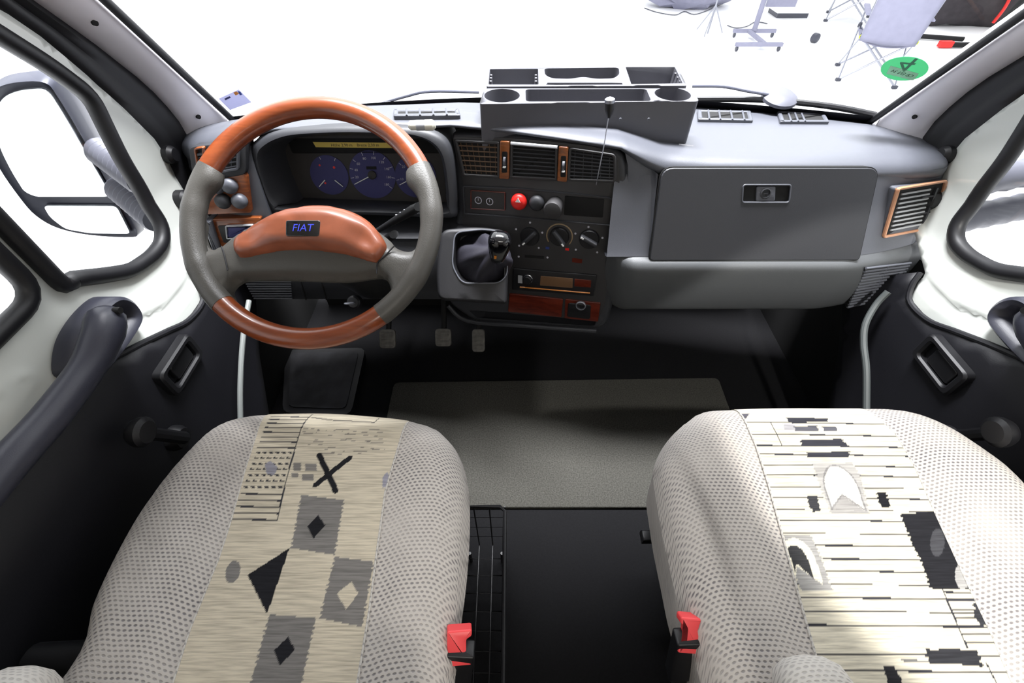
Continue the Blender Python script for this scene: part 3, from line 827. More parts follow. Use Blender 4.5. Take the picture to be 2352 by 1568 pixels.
mb = MB(); u, v = FCN.uv(1258, 568); mb.box(FCN.P(u, v, .003), (.009, .006, .001), Rm); mb.build('cold_mark', M_['bluemark'], cs)
mb = MB(); u, v = FCN.uv(1326, 597); mb.box(FCN.P(u, v, .003), (.024, .011, .001), Rm); mb.build('heated_window_mark', M_['wood_red'], cs)
mb = MB(); mb.prism(FCN, P(FCN, [(1206, 584), (1250, 587), (1250, 593), (1206, 590)]), .002, .0031); mb.build('slider_slot', M_['matt'], cs)
# lower wood panels with socket
mb = MB(); mb.prism(FCN, rounded(P(FCN, [(1171, 671), (1294, 684), (1290, 726), (1168, 713)]), .003), 0, .006, .0015); tag(mb.build('ashtray_lid', M_['wood_red'], cs), 'dark red wood-look ashtray lid')
mb = MB(); mb.prism(FCN, rounded(P(FCN, [(1299, 684), (1380, 693), (1374, 736), (1297, 728)]), .003), 0, .006, .0015); sk = mb.build('socket_panel', M_['wood_red'], cs)
mb = MB(); mb.prism(FCN, rounded(P(FCN, [(1306, 692), (1358, 697), (1356, 730), (1303, 724)]), .006), .005, .008, .002); mb.build('socket_plate', M_['black'], sk)
u, v = FCN.uv(1334, 702, .01); fr = Frame(FCN.P(u, v, .007), FCN.e1, FCN.e2)
mb = MB(); mb.lathe(fr, [(.013, 0), (.013, .004), (.0105, .005), (.0105, .0), (.002, 0)], 24); mb.build('socket_ring', M_['steel'], sk)

# radio (slides out of the console: its own thing)
RC = FCN.P(*FCN.uv(1272, 643), .0)
rd = thing('car_radio', RC, 'black car radio with amber strip, slotted into the centre console', 'radio')
mb = MB(); mb.prism(FCN, rounded(P(FCN, [(1180, 613), (1372, 629), (1364, 677), (1178, 662)]), .003), -.004, .008, .002); mb.build('radio_body', M_['black'], rd)
mb = MB(); mb.prism(FCN, rounded(P(FCN, [(1242, 633), (1316, 639), (1315, 661), (1240, 655)], .008), .002), .007, .009, .0005); mb.build('display', M_['display'], rd)
mb = MB(); a, b = P(FCN, [(1194, 659), (1355, 673)], .009); mb.tube([FCN.P(*a, .009), FCN.P(*b, .009)], .0016, 8); mb.build('amber_strip', M_['orange'], rd)
u, v = FCN.uv(1212, 641, .01); fr = Frame(FCN.P(u, v, .007), FCN.e1, FCN.e2)
mb = MB(); mb.lathe(fr, [(.011, 0), (.011, .010), (.009, .012), (.003, .012)], 24); mb.build('volume_knob', M_['black'], rd)
mb = MB(); mb.lathe(fr, [(.013, 0), (.0125, .003), (.011, .004)], 24); mb.build('knob_ring', M_['chrome'], rd)
mb = MB(); mb.prism(FCN, P(FCN, [(1190, 632), (1200, 633), (1200, 650), (1190, 649)], .008), .007, .0092); mb.build('source_button', M_['silver'], rd)
mb = MB(); mb.prism(FCN, P(FCN, [(1320, 640), (1358, 643), (1357, 660), (1319, 657)], .008), .007, .0088, .0005); mb.build('button_block', M_['wood_red'], rd)

# ---- gear lever housing on the console's left
FH = Frame(on_y(1090, 590, .815), (1, 0, .0), (0, .60, .80))
hs = rounded(P(FH, [(1012, 527), (1100, 520), (1168, 530), (1166, 640), (1164, 700), (1005, 690), (1000, 620)]), [.02, .05, .02, .05, .01, .02, .04])
rec = rounded(P(FH, [(1046, 535), (1110, 528), (1166, 536), (1163, 632), (1146, 648), (1062, 649), (1040, 610)]), .016)
mb = MB(); ob, hb = mb.sheet(inset(hs, .008), [rec], .02, lambda q: FH.o + q[:, :1] * FH.e1 + q[:, 1:] * FH.e2)
c2 = resample(ccw(hs), .012)
mb.loft([[FH.P(u, v, -.16) for u, v in c2]] + [[FH.P(u, v, -.009 + .009 * math.sin(t * PI / 2)) for u, v in inset(c2, .008 * (1 - math.cos(t * PI / 2)))] for t in (0, .35, .7, 1)], True)
mb.loft([[FH.P(u, v, 0) for u, v in hb[0]], [FH.P(u, v, -.045) for u, v in inset(hb[0], .006)]], True, False, True)
gh = mb.build('gear_lever_housing', M_['housing_dark'], dash, 50)
mb = MB(); mb.ring(FH, inset(hb[0], -.003), hb[0], -.003, .0025, .0008); mb.build('gaiter_rim', M_['dash'], gh)
# tray lip under console
lip = P(FCN, [(1030, 700), (1075, 735), (1200, 746), (1370, 758)])
mb = MB(); mb.tube([FCN.P(*q, .004) for q in spline(lip, False, 4)], .006, 8); mb.build('shelf_lip', M_['dash_dark'], cs)

GB = on_y(1098, 615, .835)
gv = thing('gear_lever', GB, 'gear lever with glossy black knob and dark leather gaiter, left of the radio', 'gear lever')
KP = on_y(1146, 566, .765)
b0 = FH.P(*FH.uv(1104, 600), -.043)
mb = MB(); rings = []
axis = nrm(KP - b0); up = nrm(FH.e2)
for i, t in enumerate(np.linspace(0, 1, 15)):
    rad = .058 * (1 - t) ** 1.3 + .011
    c = b0 * (1 - t) + (KP - axis * .03) * t + FH.n * .02 * math.sin(PI * t)
    n = FH.n * (1 - t) + axis * t; fr = Frame(c, FH.e1, FH.e2 - n * (FH.e2 @ n) / (n @ n))
    R = []
    for k in range(48):
        a = 2 * PI * k / 48
        rr = rad * (1 + (.18 * math.cos(4 * a + .6) + .10 * math.cos(7 * a + 3 * t)) * math.sin(PI * min(1, t * 1.1)) ** .7)
        R.append(fr.P(rr * math.cos(a), rr * .95 * math.sin(a), 0))
    rings.append(R)
mb.loft(rings, True, True, True); mb.build('gaiter', M_['gaiter'], gv, 60)
fr = Frame(KP, nrm(A(1, .0, 0)), nrm(A(0, .25, .97)))
mb = MB(); rings = []
for z, a, b in ((-.040, .012, .012), (-.036, .015, .015), (-.02, .0185, .017), (0, .0225, .0195), (.018, .0235, .020), (.028, .021, .018), (.034, .014, .012), (.036, .004, .004)):
    ax = nrm(KP - b0) * .35 + A(0, 0, 1) * .65; ax = nrm(ax)
    e1 = nrm(A(1, 0, 0) - ax * ax[0]); e2 = np.cross(ax, e1)
    rings.append([KP + ax * z + e1 * a * np.sign(math.cos(t)) * abs(math.cos(t)) ** .8 + e2 * b * np.sign(math.sin(t)) * abs(math.sin(t)) ** .8 for t in np.linspace(0, 2 * PI, 32, endpoint=False)])
mb.loft(rings, True, True, True); kn = mb.build('knob', M_['gloss'], gv, 60)
c = KP + ax * -.012 + e2 * -.0185 + e1 * -.006
mb = MB(); mb.box(c, (.005, .006, .004), np.stack([e1, ax, e2], 1)); mb.build('knob_mark', M_['orange'], kn)

# ---- driver side: left switch panel, knee panel, instrument hood
mb = MB(); rings = []
for x in np.linspace(-.885, -.25, 60):
    d = max(0, (-.72 - x) / .165) ** 1.5 * .10
    ye = float(np.interp(x, XS, YE))
    hidden = .19 if -.655 < x else 0.0
    pr = [(max(ye, .94 + d) + .004, np.interp(x, XS, ZC) - .035), (.935 + d, .74), (.915 + d, .64), (.905 + d, .61)]
    rings.append([A(x, y + hidden, z) for y, z in pr])
mb.loft(rings, False); mb.build('driver_fascia', M_['dash'], dash, 50)
mb = MB(); rings = []
for x in np.linspace(-.86, -.13, 30):
    d = max(0, (-.72 - x) / .14) ** 1.5 * .08
    pr = [(1.06, .615), (.915 + d, .615), (.905 + d, .60), (.885 + d, .56), (.872 + d, .50), (.878 + d, .455), (.90 + d, .435), (1.1, .43)]
    rings.append([A(x, y, z) for y, z in spline(pr, False, 3)])
mb.loft(rings, False); kp = mb.build('lower_knee_panel', M_['dash_dark'], dash, 50)
FKP = Frame((-.6, .872, .48), (1, 0, 0), (0, .05, 1))
mb = MB()
for k in range(9):
    q = P(FKP, [(560 + k * 3, 640 + k * 5.5), (668 + k * .5, 640 + k * 5.5)]); mb.tube([FKP.P(*q[0], .002), FKP.P(*q[1], .002)], .0022, 6)
mb.build('louvre_slats', M_['dash'], kp)
for px in (690, 737):
    q = P(FKP, [(px, 640), (px + 13, 688)]); mb = MB(); mb.tube([FKP.P(*q[0], .0), FKP.P(*q[1], .0)], .0022, 6); mb.build('panel_groove', M_['matt'], kp)
FS = Frame((-.72, .925, .70), nrm((1, .10, 0)), (0, .025, .13))
FS.o = FS.o + FS.n * .012
sp_ = rounded(P(FS, [(452, 420), (555, 395), (567, 402), (578, 488), (470, 492)]), .006)
mb = MB(); mb.prism(FS, sp_, -.03, .002, .001); wp = mb.build('wood_switch_panel', M_['wood'], dash)
for i, (px, py) in enumerate(((497, 428), (526, 428), (511, 463), (549, 463))):
    u, v = FS.uv(px, py, .012); fr = Frame(FS.P(u, v, .001), FS.e1, FS.e2)
    mb = MB(); mb.lathe(fr, [(.0155, 0), (.0165, .008), (.0158, .014), (.011, .019), (.004, .020)], 26); mb.build('switch_knob', M_['dash'] if i != 2 else M_['dash_dark'], wp, 50)
vq = P(FS, [(450, 350), (553, 337), (553, 388), (458, 405)])
mb = MB(); mb.prism(FS, rounded(inset(ccw(vq), -.012), .012), -.04, .003, .002); mb.build('vent_surround', M_['dash_dark'], dash)
vent(FS, [vq[0], vq[1], vq[2], vq[3]], dash, M_['dash'], ns=4, nv=3, w=.004, slat=M_['dash'])
lq = P(FS, [(450, 337), (474, 333), (474, 385), (458, 388)])
mb = MB(); mb.ring(FS, ccw(rounded(lq, .006)), inset(rounded(lq, .006), .004), .002, .013, .002); mb.build('vent_wood_trim', M_['wood'], dash)
wq = rounded(P(FS, [(488, 502), (600, 498), (600, 560), (512, 570)]), .005)
mb = MB(); mb.prism(FS, wq, -.03, .004, .001); lw = mb.build('lower_switch_panel', M_['wood'], dash)
mb = MB(); mb.prism(FS, rounded(P(FS, [(502, 516), (600, 512), (600, 552), (516, 556)]), .005), .003, .006, .001); mb.build('switch_recess', M_['black'], lw)
sq = rounded(P(FS, [(521, 514), (585, 512), (585, 545), (524, 545)]), .004)
mb = MB(); mb.ring(FS, ccw(sq), inset(sq, .003), .005, .012, .001); mb.build('rocker_frame', M_['silver'], lw)
mb = MB(); mb.prism(FS, inset(sq, .004), .005, .010, .002); mb.build('rocker_switch', M_['navy'], lw)
mb = MB(); q = P(FS, [(470, 505), (490, 502), (512, 575), (495, 575)]); mb.prism(FS, rounded(q, .004), -.03, .016, .006); mb.build('panel_cheek', M_['dash'], dash)

# instrument hood
HO = [(572, 350), (588, 322), (640, 302), (720, 294), (800, 291), (900, 293), (965, 298), (1012, 316), (1036, 350), (1046, 420), (1048, 480), (1035, 505), (900, 500), (640, 492), (612, 486), (595, 450)]
HI = [(597, 368), (615, 336), (662, 315), (725, 309), (800, 307), (890, 309), (945, 313), (990, 332), (1014, 368), (1024, 430), (1026, 470), (1016, 486), (900, 484), (660, 478), (636, 470), (616, 440)]
HB = [(656, 345), (672, 322), (690, 314), (740, 312), (800, 311), (890, 312), (940, 314), (985, 322), (1008, 345), (1020, 400), (1024, 452), (1018, 464), (900, 466), (720, 464), (700, 458), (676, 410)]
FHD = Frame((-.44, .955, .835), (1, 0, 0), (0, .035, .23))
FDL = Frame(on_y(850, 400, 1.045), (1, 0, 0), (0, .30, .95))
o_, i_, b_ = (spline(P(FHD, HO), True, 4), spline(P(FHD, HI), True, 4), spline(P(FDL, HB), True, 4))
om = [(a[0] * .7 + b[0] * .3, a[1] * .7 + b[1] * .3) for a, b in zip(o_, i_)]
im = [(a[0] * .25 + b[0] * .75, a[1] * .25 + b[1] * .75) for a, b in zip(o_, i_)]
mb = MB(); mb.loft([[FHD.P(u, v, -.14) for u, v in o_], [FHD.P(u, v, -.012) for u, v in o_], [FHD.P(u, v, -.002) for u, v in om], [FHD.P(u, v, .001) for u, v in im], [FHD.P(u, v, -.006) for u, v in i_],
                    [FDL.P(u, v, -.002) for u, v in b_]], True)
hd = mb.build('instrument_hood', M_['dash_dark'], dash, 50)
mb = MB(); mb.prism(FDL, inset(ccw(b_), -.004), -.01, .0); ip = mb.build('instrument_panel', M_['panel'], dash)
mb = MB(); q = rounded(P(FDL, [(660, 318), (1010, 318), (1012, 352), (672, 352)]), .006); mb.prism(FDL, q, -.005, .002, .001); mb.build('warning_light_strip', M_['matt'], ip)
def dial(cx, cy, r, ticks, needle, nums=None, marks=()):
    u, v = FDL.uv(cx, cy)
    mb = MB(); mb.lathe(Frame(FDL.P(u, v), FDL.e1, FDL.e2), [(r, -.002), (r, .002)], 36); d = mb.build('dial', M_['navy'], ip)
    for k, a in enumerate(ticks):
        mb = MB(); c, s_ = math.cos(a), math.sin(a)
        mb.box(FDL.P(u + c * r * .90, v + s_ * r * .90, .0024), (r * .14, .0012, .0006), np.stack([FDL.e1 * c + FDL.e2 * s_, -FDL.e1 * s_ + FDL.e2 * c, FDL.n], 1))
        if nums: mb.text(FDL, nums[k], .0085, u + math.cos(a) * r * .70, v + math.sin(a) * r * .70, .0025)
        mb.build('scale_mark', M_['mark'], d, 0)
    for a, l0, l1 in needle:
        mb = MB(); c, s_ = math.cos(a), math.sin(a)
        mb.tube([FDL.P(u + c * r * l0, v + s_ * r * l0, .005), FDL.P(u + c * r * l1, v + s_ * r * l1, .005)], [.0013, .0010], 6); mb.build('needle', M_['paper'], d)
    return u, v, d
deg = math.radians
dial(757, 402, .046, [deg(t) for t in (110, 60)], [(deg(222), .35, .85), (deg(318), .35, .85)])
u, v, d = dial(856, 401, .056, [deg(t) for t in (188, 164, 140, 110, 78, 48, 20, -8, -36)], [(deg(205), .0, .92)], ['20', '40', '60', '80', '100', '120', '140', '160', '180'])
mb = MB(); mb.lathe(Frame(FDL.P(u, v, .003), FDL.e1, FDL.e2), [(.010, 0), (.010, .005), (.006, .007)], 22); mb.build('needle_hub', M_['panel'], d)
mb = MB(); mb.box(FDL.P(u, v + .016, .0028), (.024, .007, .001), np.stack([FDL.e1, FDL.e2, FDL.n], 1)); mb.build('odometer', M_['matt'], d)
dial(955, 405, .050, [deg(t) for t in (190, 140, 90, 40)], [(deg(205), .0, .9)], ['10', '20', '30', '40'])
for px, py, r in ((735, 379, .004), (768, 384, .005), (748, 420, .004)):
    u, v = FDL.uv(px, py); mb = MB(); mb.prism(FDL, circle((u, v), r * .6, 10), .002, .0028); mb.build('gauge_symbol', M_['red'], ip)
# yellow label
LQ = P(FDL, [(718, 326), (900, 328), (902, 340), (725, 338)], .004)
mb = MB(); mb.prism(FDL, LQ, .002, .0032); yl = mb.build('label_strip', M_['yellow'], None); tag(yl, 'narrow yellow label strip with dark writing above the speedometer', 'label')
mb = MB(); uu = np.mean(np.array(LQ), 0); mb.text(FDL, 'Höhe 2,90 m    Breite 2,30 m', .0095, uu[0] + .004, uu[1] - .0005, .0036); mb.build('lettering', M_['ink'], yl, 0)

# defroster outlets on the dash top
def top_z(px, py):
    z = .80
    for _ in range(10):
        p = on_z(px, py, z); x = p[0]; ye, zc = np.interp(x, XS, YE), np.interp(x, XS, ZC); yw = 1.314 - .122 * (x / .795) ** 2
        z = float(np.interp(p[1], [ye + .03, ye + .075, (yw + ye) / 2 + .03, yw - .05], [zc, zc, .79 + (zc - .80) * .5, .775]))
    return on_z(px, py, z)
def outlet(q, bars):
    c = [top_z(*p) for p in q]
    fr = Frame(sum(c) / 4, c[1] - c[0], c[0] - c[3])
    uv = [(float((p - fr.o) @ fr.e1), float((p - fr.o) @ fr.e2)) for p in c]
    mb = MB(); o = ccw(rounded(uv, .004)); mb.ring(fr, o, inset(o, .010), -.004, .0085, .002); ou = mb.build('defroster_outlet', M_['dash'], dash)
    mb = MB(); mb.prism(fr, inset(o, .009), -.004, .0062); mb.build('outlet_opening', M_['matt'], ou)
    mb = MB(); ca = [np.array(z) for z in uv]
    for t in bars:
        a, b = ca[0] * (1 - t) + ca[1] * t, ca[3] * (1 - t) + ca[2] * t
        mb.tube([fr.P(*a, .007), fr.P(*b, .007)], .0025, 6)
    mb.build('outlet_bars', M_['dash'], ou)
outlet([(1600, 260), (1722, 262), (1728, 283), (1602, 281)], (.2, .4, .62, .84))
outlet([(1783, 262), (1892, 268), (1902, 287), (1790, 286)], (.22, .36, .5))
outlet([(905, 259), (1055, 258), (1058, 272), (905, 274)], (.2, .4, .6, .8))

# ================================================================== STEERING WHEEL
TH = 0.6302
FW = Frame((-.4255, .643, .8315), (1, 0, 0), (0, math.cos(TH), math.sin(TH)))
sw = thing('steering_wheel', FW.o, 'steering wheel with two-tone wood and grey leather rim', 'steering wheel')
RW, RT = .1945, .0172
def ang(px, py): u, v = FW.uv(px, py); return math.atan2(v, u)
a_tr, a_tl, a_bl, a_br = ang(985, 375), ang(458, 372), ang(505, 705), ang(885, 738)
def rim(a0, a1, name, mat, extra=0.0, cuff=False):
    if a1 < a0: a1 += 2 * PI
    N = 48; mb = MB(); rings = []
    for t in np.linspace(0, 1, N):
        a = a0 + (a1 - a0) * t
        r = RT + extra
        if cuff: r += .0012 * math.exp(-((t - .30) / .06) ** 2) + .0012 * math.exp(-((t - .70) / .06) ** 2)
        c = FW.P(RW * math.cos(a), RW * math.sin(a)); rad = FW.e1 * math.cos(a) + FW.e2 * math.sin(a)
        n = 20; R = []
        for k in range(n):
            b = 2 * PI * k / n
            bump = 0.0
            if cuff:   # thumb rests swell the inner side
                g = math.exp(-((math.degrees((a % (2 * PI))) - (22 if math.cos(a) > 0 else 158)) / 7.0) ** 2) if math.sin(a) > -.4 else 0
                bump = .012 * g * max(0, -math.cos(b)) ** 1.5
            R.append(c + (r + bump) * (rad * math.cos(b) + FW.n * math.sin(b)))
        rings.append(R)
    mb.loft(rings, True, True, True); return mb.build(name, mat, sw, 60)
tag(rim(a_tr, a_tl, 'rim_wood', M_['wood_rim']), 'glossy orange-brown wood arc at the top of the rim')
tag(rim(a_tl, a_bl, 'rim_leather', M_['leather'], .0006, True), 'grey leather on the left of the rim')
tag(rim(a_bl, a_br, 'rim_wood', M_['wood_rim']), 'glossy orange-brown wood arc at the bottom of the rim')
tag(rim(a_br, a_tr, 'rim_leather', M_['leather'], .0006, True), 'grey leather on the right of the rim')
def c2(pts): return [(380 + x / 2.45, 180 + y / 2.45) for x, y in pts]
pad = P(FW, c2([(150, 760), (185, 800), (180, 880), (215, 945), (300, 925), (350, 885), (470, 810), (600, 745), (850, 718), (1050, 760), (1230, 880), (1290, 940), (1370, 955), (1420, 900), (1440, 820), (1500, 780), (1510, 900), (1480, 1050), (1390, 1190), (1240, 1330), (1185, 1300), (1240, 1230), (1250, 1160), (1195, 1108), (1000, 1130), (700, 1122), (450, 1122), (375, 1142), (335, 1190), (350, 1250), (310, 1290), (190, 1130), (115, 950)]))
pad = spline(pad, True, 4)
def dents(q):
    z = np.zeros(len(q))
    z += .008 * np.exp(-((q[:, 0] / .11) ** 2 + ((q[:, 1] + .035) / .05) ** 2))
    return z
mb = MB(); mb.dome(FW, pad, .004, .022, -.026, .0075, dents); tag(mb.build('spoke_pad', M_['leather'], sw, 60), 'grey leather-grain hub and spokes')
for pts in ([(318, 945), (335, 1000), (352, 1080)], [(1290, 942), (1235, 1000), (1195, 1040), (1190, 1100)]):
    q = P(FW, c2(pts), .005)
    mb = MB(); mb.tube([FW.P(u, v, .0062) for u, v in spline(q, False, 5)], .0012, 6); mb.build('spoke_seam', M_['rubber'], sw)
cov = P(FW, c2([(360, 905), (385, 868), (470, 812), (560, 762), (640, 728), (740, 706), (850, 698), (950, 706), (1050, 738), (1130, 788), (1185, 850), (1220, 905), (1226, 950), (1190, 1010), (1150, 1022), (1000, 985), (800, 965), (600, 970), (420, 998), (375, 980), (357, 940)]), .02)
cov = spline(cov, True, 3)
dl, dr = FW.uv(*c2([(510, 880)])[0], .02), FW.uv(*c2([(1090, 905)])[0], .02)
bu, bv = FW.uv(*c2([(779, 848)])[0], .03)
def covh(q):
    z = .010 * np.clip(1 - (q[:, 0] / .12) ** 2, 0, 1)
    for d, sg in ((dl, 1), (dr, -1)):
        e = (((q[:, 0] - d[0]) * sg + .012) / .022) ** 2 + ((q[:, 1] - d[1]) / .026) ** 2
        z -= .009 * np.exp(-e)
    return z
mb = MB(); mb.dome(FW, cov, .024, .020, .0, .006, covh); cv = mb.build('hub_cover', M_['wood_cover'], sw, 70); tag(cv, 'brown wood-look hub cover')
zb = .0345
mb = MB(); mb.prism(FW, rounded([(bu - .026, bv - .0125), (bu + .026, bv - .0125), (bu + .027, bv + .013), (bu - .027, bv + .013)], .004), zb - .012, zb, .0015); bd = mb.build('badge', M_['gloss'], cv)
mb = MB(); mb.text(FW, 'FIAT', .0165, bu, bv, zb + .0006, .15); mb.build('badge_lettering', M_['blue'], bd, 0)
# column and stalks belong to the dashboard side of the wheel
scol = thing('steering_column', FW.P(0, -.01, -.25), 'black steering column shroud with two stalks behind the wheel', 'steering column')
mb = MB(); rings = []
for wv, a, b in ((-.03, .035, .03), (-.06, .055, .045), (-.12, .062, .055), (-.20, .066, .060), (-.34, .062, .058)):
    rings.append([FW.P(a * math.cos(t), -.005 + b * math.sin(t), wv) for t in np.linspace(0, 2 * PI, 28, endpoint=False)])
mb.loft(rings, True, True, True); mb.build('column_shroud', M_['black'], scol, 60)
def stalk(p0, p1, d0, d1):
    a, b = on_y(*p0, d0), on_y(*p1, d1)
    mb = MB(); mb.tube([a, a * .6 + b * .4, a * .1 + b * .9, b], [.0065, .0085, .0125, .0105], 14, flat=.7); o = mb.build('stalk', M_['black'], scol, 60)
    return o, a, b
o, a, b = stalk((850, 540), (962, 474), .80, .705)
mb = MB()
for t in (.62, .70, .78):
    c = a * (1 - t) + b * t + A(0, -.003, .0098); mb.box(c, (.006, .002, .0012))
mb.build('stalk_print', M_['mark'], o)
stalk((850, 575), (905, 538), .80, .74)
mb = MB(); c = on_y(812, 694, .80); fr = Frame(c, (1, 0, 0), (0, .6, .8)); mb.lathe(fr, [(.016, -.02), (.016, 0), (.012, .004)], 20); ig = mb.build('ignition_barrel', M_['black'], scol)
kk = thing('ignition_key', c, 'metal key in the ignition below the steering wheel hub', 'key')
mb = MB(); mb.box(c + fr.n * .013, (.0025, .010, .020), np.stack([fr.e2, fr.e1, fr.n], 1)); mb.build('key_blade', M_['steel'], kk)
mb = MB(); mb.tube([c + fr.n * .026 + fr.e1 * .011 * math.cos(t) + fr.n * .009 * math.sin(t) for t in np.linspace(0, 2 * PI, 20, endpoint=False)], .0022, 8, True); mb.build('key_bow', M_['steel'], kk)

# ================================================================== SEATS
def c8(pts): return [(150 + x / 2.2835, 900 + y / 2.2835) for x, y in pts]
def c9(pts): return [(1400 + x / 2.348, 900 + y / 2.348) for x, y in pts]
SAND, GREY, DARK, LINE = (206, 196, 176), (128, 125, 122), (34, 34, 38), (58, 58, 64)
def seat(name, label, outline, zt, edges, prints, side, wear_fn, cx, base, bolst):
    root = thing(name, (cx, .2, 0), label, 'car seat')
    fr = level(0)
    out = spline(ccw(outline), True, 4)
    out = resample(out, .012)
    RAD = .062
    Lx, Rx = edges                                     # band edges x as functions of y
    def zf(q, cl=1.0):
        d = np.clip(dist_line(q, out) / RAD, 0, 1)
        z = zt - RAD + RAD * np.sqrt(np.clip(1 - (1 - d) ** 2, 0, 1))
        l, r = np.interp(q[:, 1], *Lx), np.interp(q[:, 1], *Rx)
        sag = bolst * np.exp(-(np.clip(l - q[:, 0], 0, 9) / .03) ** 2 * (q[:, 0] < l)) * (q[:, 0] < r + .2) * np.exp(-(np.clip(q[:, 0] - r, 0, 9) / .03) ** 2 * (q[:, 0] > r))
        z = z - sag * d - .02 * np.clip((.35 - q[:, 1]) / .4, 0, 1) * d
        return z
    def fn(q): return np.stack([q[:, 0], q[:, 1], zf(q)], 1)
    mb = MB(); ob, _ = mb.sheet(out, [], .0085, fn)
    low = inset(ob, .012)
    mb.loft([[(u, v, zt - RAD) for u, v in ob], [(u * .5 + a * .5, v * .5 + b * .5, zt - .11) for (u, v), (a, b) in zip(ob, low)], [(u, v, zt - .17) for u, v in low]], True, False, True)
    cu = mb.build('seat_cushion', M_['seat'], root, 80)
    V = np.array(cu.data.vertices.__len__() * [0.0] * 3) if False else np.empty(len(cu.data.vertices) * 3)
    cu.data.vertices.foreach_get('co', V); V = V.reshape(-1, 3) + np.array([cx, .2, 0])
    wv = wear_fn(V)
    at = cu.data.color_attributes.new('wear', 'FLOAT_COLOR', 'POINT')
    at.data.foreach_set('color', np.concatenate([np.stack([wv, wv, wv * 1.0], 1), np.ones((len(wv), 1))], 1).astype(np.float32).ravel())
    # printed centre panel, follows the cushion
    y0 = -.07; ymax = max(q[1] for q in out) - .002
    nv, nu = 300, 170
    G = np.zeros((nv, nu, 2))
    for i, y in enumerate(np.linspace(y0, ymax, nv)):
        l, r = np.interp(y, *Lx), np.interp(y, *Rx)
        G[i, :, 0] = np.linspace(l, r, nu); G[i, :, 1] = y
    Q = G.reshape(-1, 2)
    ok = inside(Q, out)
    Z = zf(Q) + .0016
    idx = -np.ones(len(Q), int); idx[ok] = np.arange(ok.sum())
    Fs = []
    for i in range(nv - 1):
        for j in range(nu - 1):
            a, b, c_, d_ = i * nu + j, i * nu + j + 1, (i + 1) * nu + j + 1, (i + 1) * nu + j
            if ok[a] and ok[b] and ok[c_] and ok[d_]: Fs.append([idx[a], idx[b], idx[c_], idx[d_]])
    mb = MB(); mb.add(np.concatenate([Q[ok], Z[ok, None]], 1), Fs)
    pn = mb.build('printed_panel', M_['printed'], root, 80, fix=False)
    col = np.array([lin(SAND)[:3]] * int(ok.sum())); q = Q[ok]
    rng = np.random.RandomState(3)
    for kind, data, c in prints:
        cl = np.array(lin(c)[:3])
        # rough the edges a little, as woven prints are
        qq = q + np.stack([.0012 * np.sin(q[:, 1] * 900) + .0008 * np.sin(q[:, 1] * 2300), 0 * q[:, 0]], 1) if kind == 'rough' else q
        if kind in ('poly', 'rough'): mk_ = inside(qq, data)
        else:
            line, wd = data
            lo = np.array(line).min(0) - wd * 2; hi = np.array(line).max(0) + wd * 2
            near = np.all((q > lo) & (q < hi), 1); mk_ = np.zeros(len(q), bool)
            if near.any(): mk_[near] = dist_line(q[near], line, False) < wd
        col[mk_] = cl
    at = pn.data.color_attributes.new('print', 'FLOAT_COLOR', 'POINT')
    at.data.foreach_set('color', np.concatenate([col, np.ones((len(col), 1))], 1).astype(np.float32).ravel())
    # piping along the panel edges
    for X in (Lx, Rx):
        L = np.array([(np.interp(y, *X), y) for y in np.linspace(-.06, ymax - .03, 60)])
        L = L[inside(L, inset(out, .008))]
        z = zf(L)
        mb = MB(); mb.tube([(a, b, c_ + .0012) for (a, b), c_ in zip(L, z)], .0016, 6); mb.build('seam', M_['arm'], root)
    # backrest behind the camera's view, armrests, pedestal
    bo = rounded([(cx - .25, .0), (cx + .25, .0), (cx + .24, .30), (cx + .21, .62), (cx - .21, .62), (cx - .24, .30)], .08)
    FB = Frame((0, -.09, zt - .08), (1, 0, 0), (0, -.30, .95))
    mb = MB(); mb.dome(FB, bo, .05, .05, -.07, .03); mb.build('backrest', M_['arm'], root, 70)
    mb = MB(); mb.box((cx, .16, .19), (.36, .40, .38), None, .02); mb.build('pedestal', M_['matt'], root)
    mb = MB(); mb.box((cx, .17, base), (.44, .50, .05), None, .015); mb.build('seat_frame', M_['matt'], root)
    return root, out, zf
# driver
dz = .520
drv = [on_z(a, b, dz)[:2] for a, b in ((172, 1500), (200, 1400), (245, 1300), (292, 1215), (335, 1150), (385, 1085), (440, 1025), (485, 985), (535, 960), (600, 947), (680, 944), (760, 944), (850, 950), (940, 960), (1000, 978), (1035, 1005), (1060, 1050), (1074, 1110), (1077, 1180), (1074, 1260), (1066, 1350), (1055, 1430))]
drv = [tuple(q) for q in drv] + [(-.180, .03), (-.20, -.06), (-.30, -.085), (-.58, -.085), (-.67, -.06), (-.70, .02)]
zt = .555
Z = lambda pts: [tuple(on_z(a, b, zt - .012)[:2]) for a, b in pts]
le = Z([(385, 1568), (430, 1440), (500, 1280), (530, 1195), (565, 1080), (605, 955)]); re_ = Z([(815, 1568), (845, 1400), (862, 1280), (885, 1130), (912, 1040), (935, 962)])
E2 = lambda L: (lambda a: (a[:, 1], a[:, 0]))(np.array(sorted(L, key=lambda q: q[1])))
pr = []
def poly(pts, c, kind='poly'): pr.append((kind, Z(c8(pts)), c))
def line(pts, wd, c=LINE): pr.append(('line', (Z(c8(pts)), wd), c))
poly([(1240, 540), (1462, 568), (1410, 850), (1180, 815)], GREY, 'rough'); poly([(1410, 860), (1615, 885), (1550, 1225), (1325, 1180)], GREY, 'rough')
poly([(1060, 1160), (1305, 1178), (1215, 1560), (940, 1560)], GREY, 'rough')
for c in ([(1325, 645), (1362, 697), (1300, 766), (1268, 702)], [(1160, 1275), (1190, 1347), (1110, 1427), (1078, 1350)]): poly(c, DARK)
poly([(1495, 990), (1532, 1050), (1465, 1135), (1418, 1050)], SAND)
poly([(1172, 815), (948, 955), (1048, 1158)], DARK)
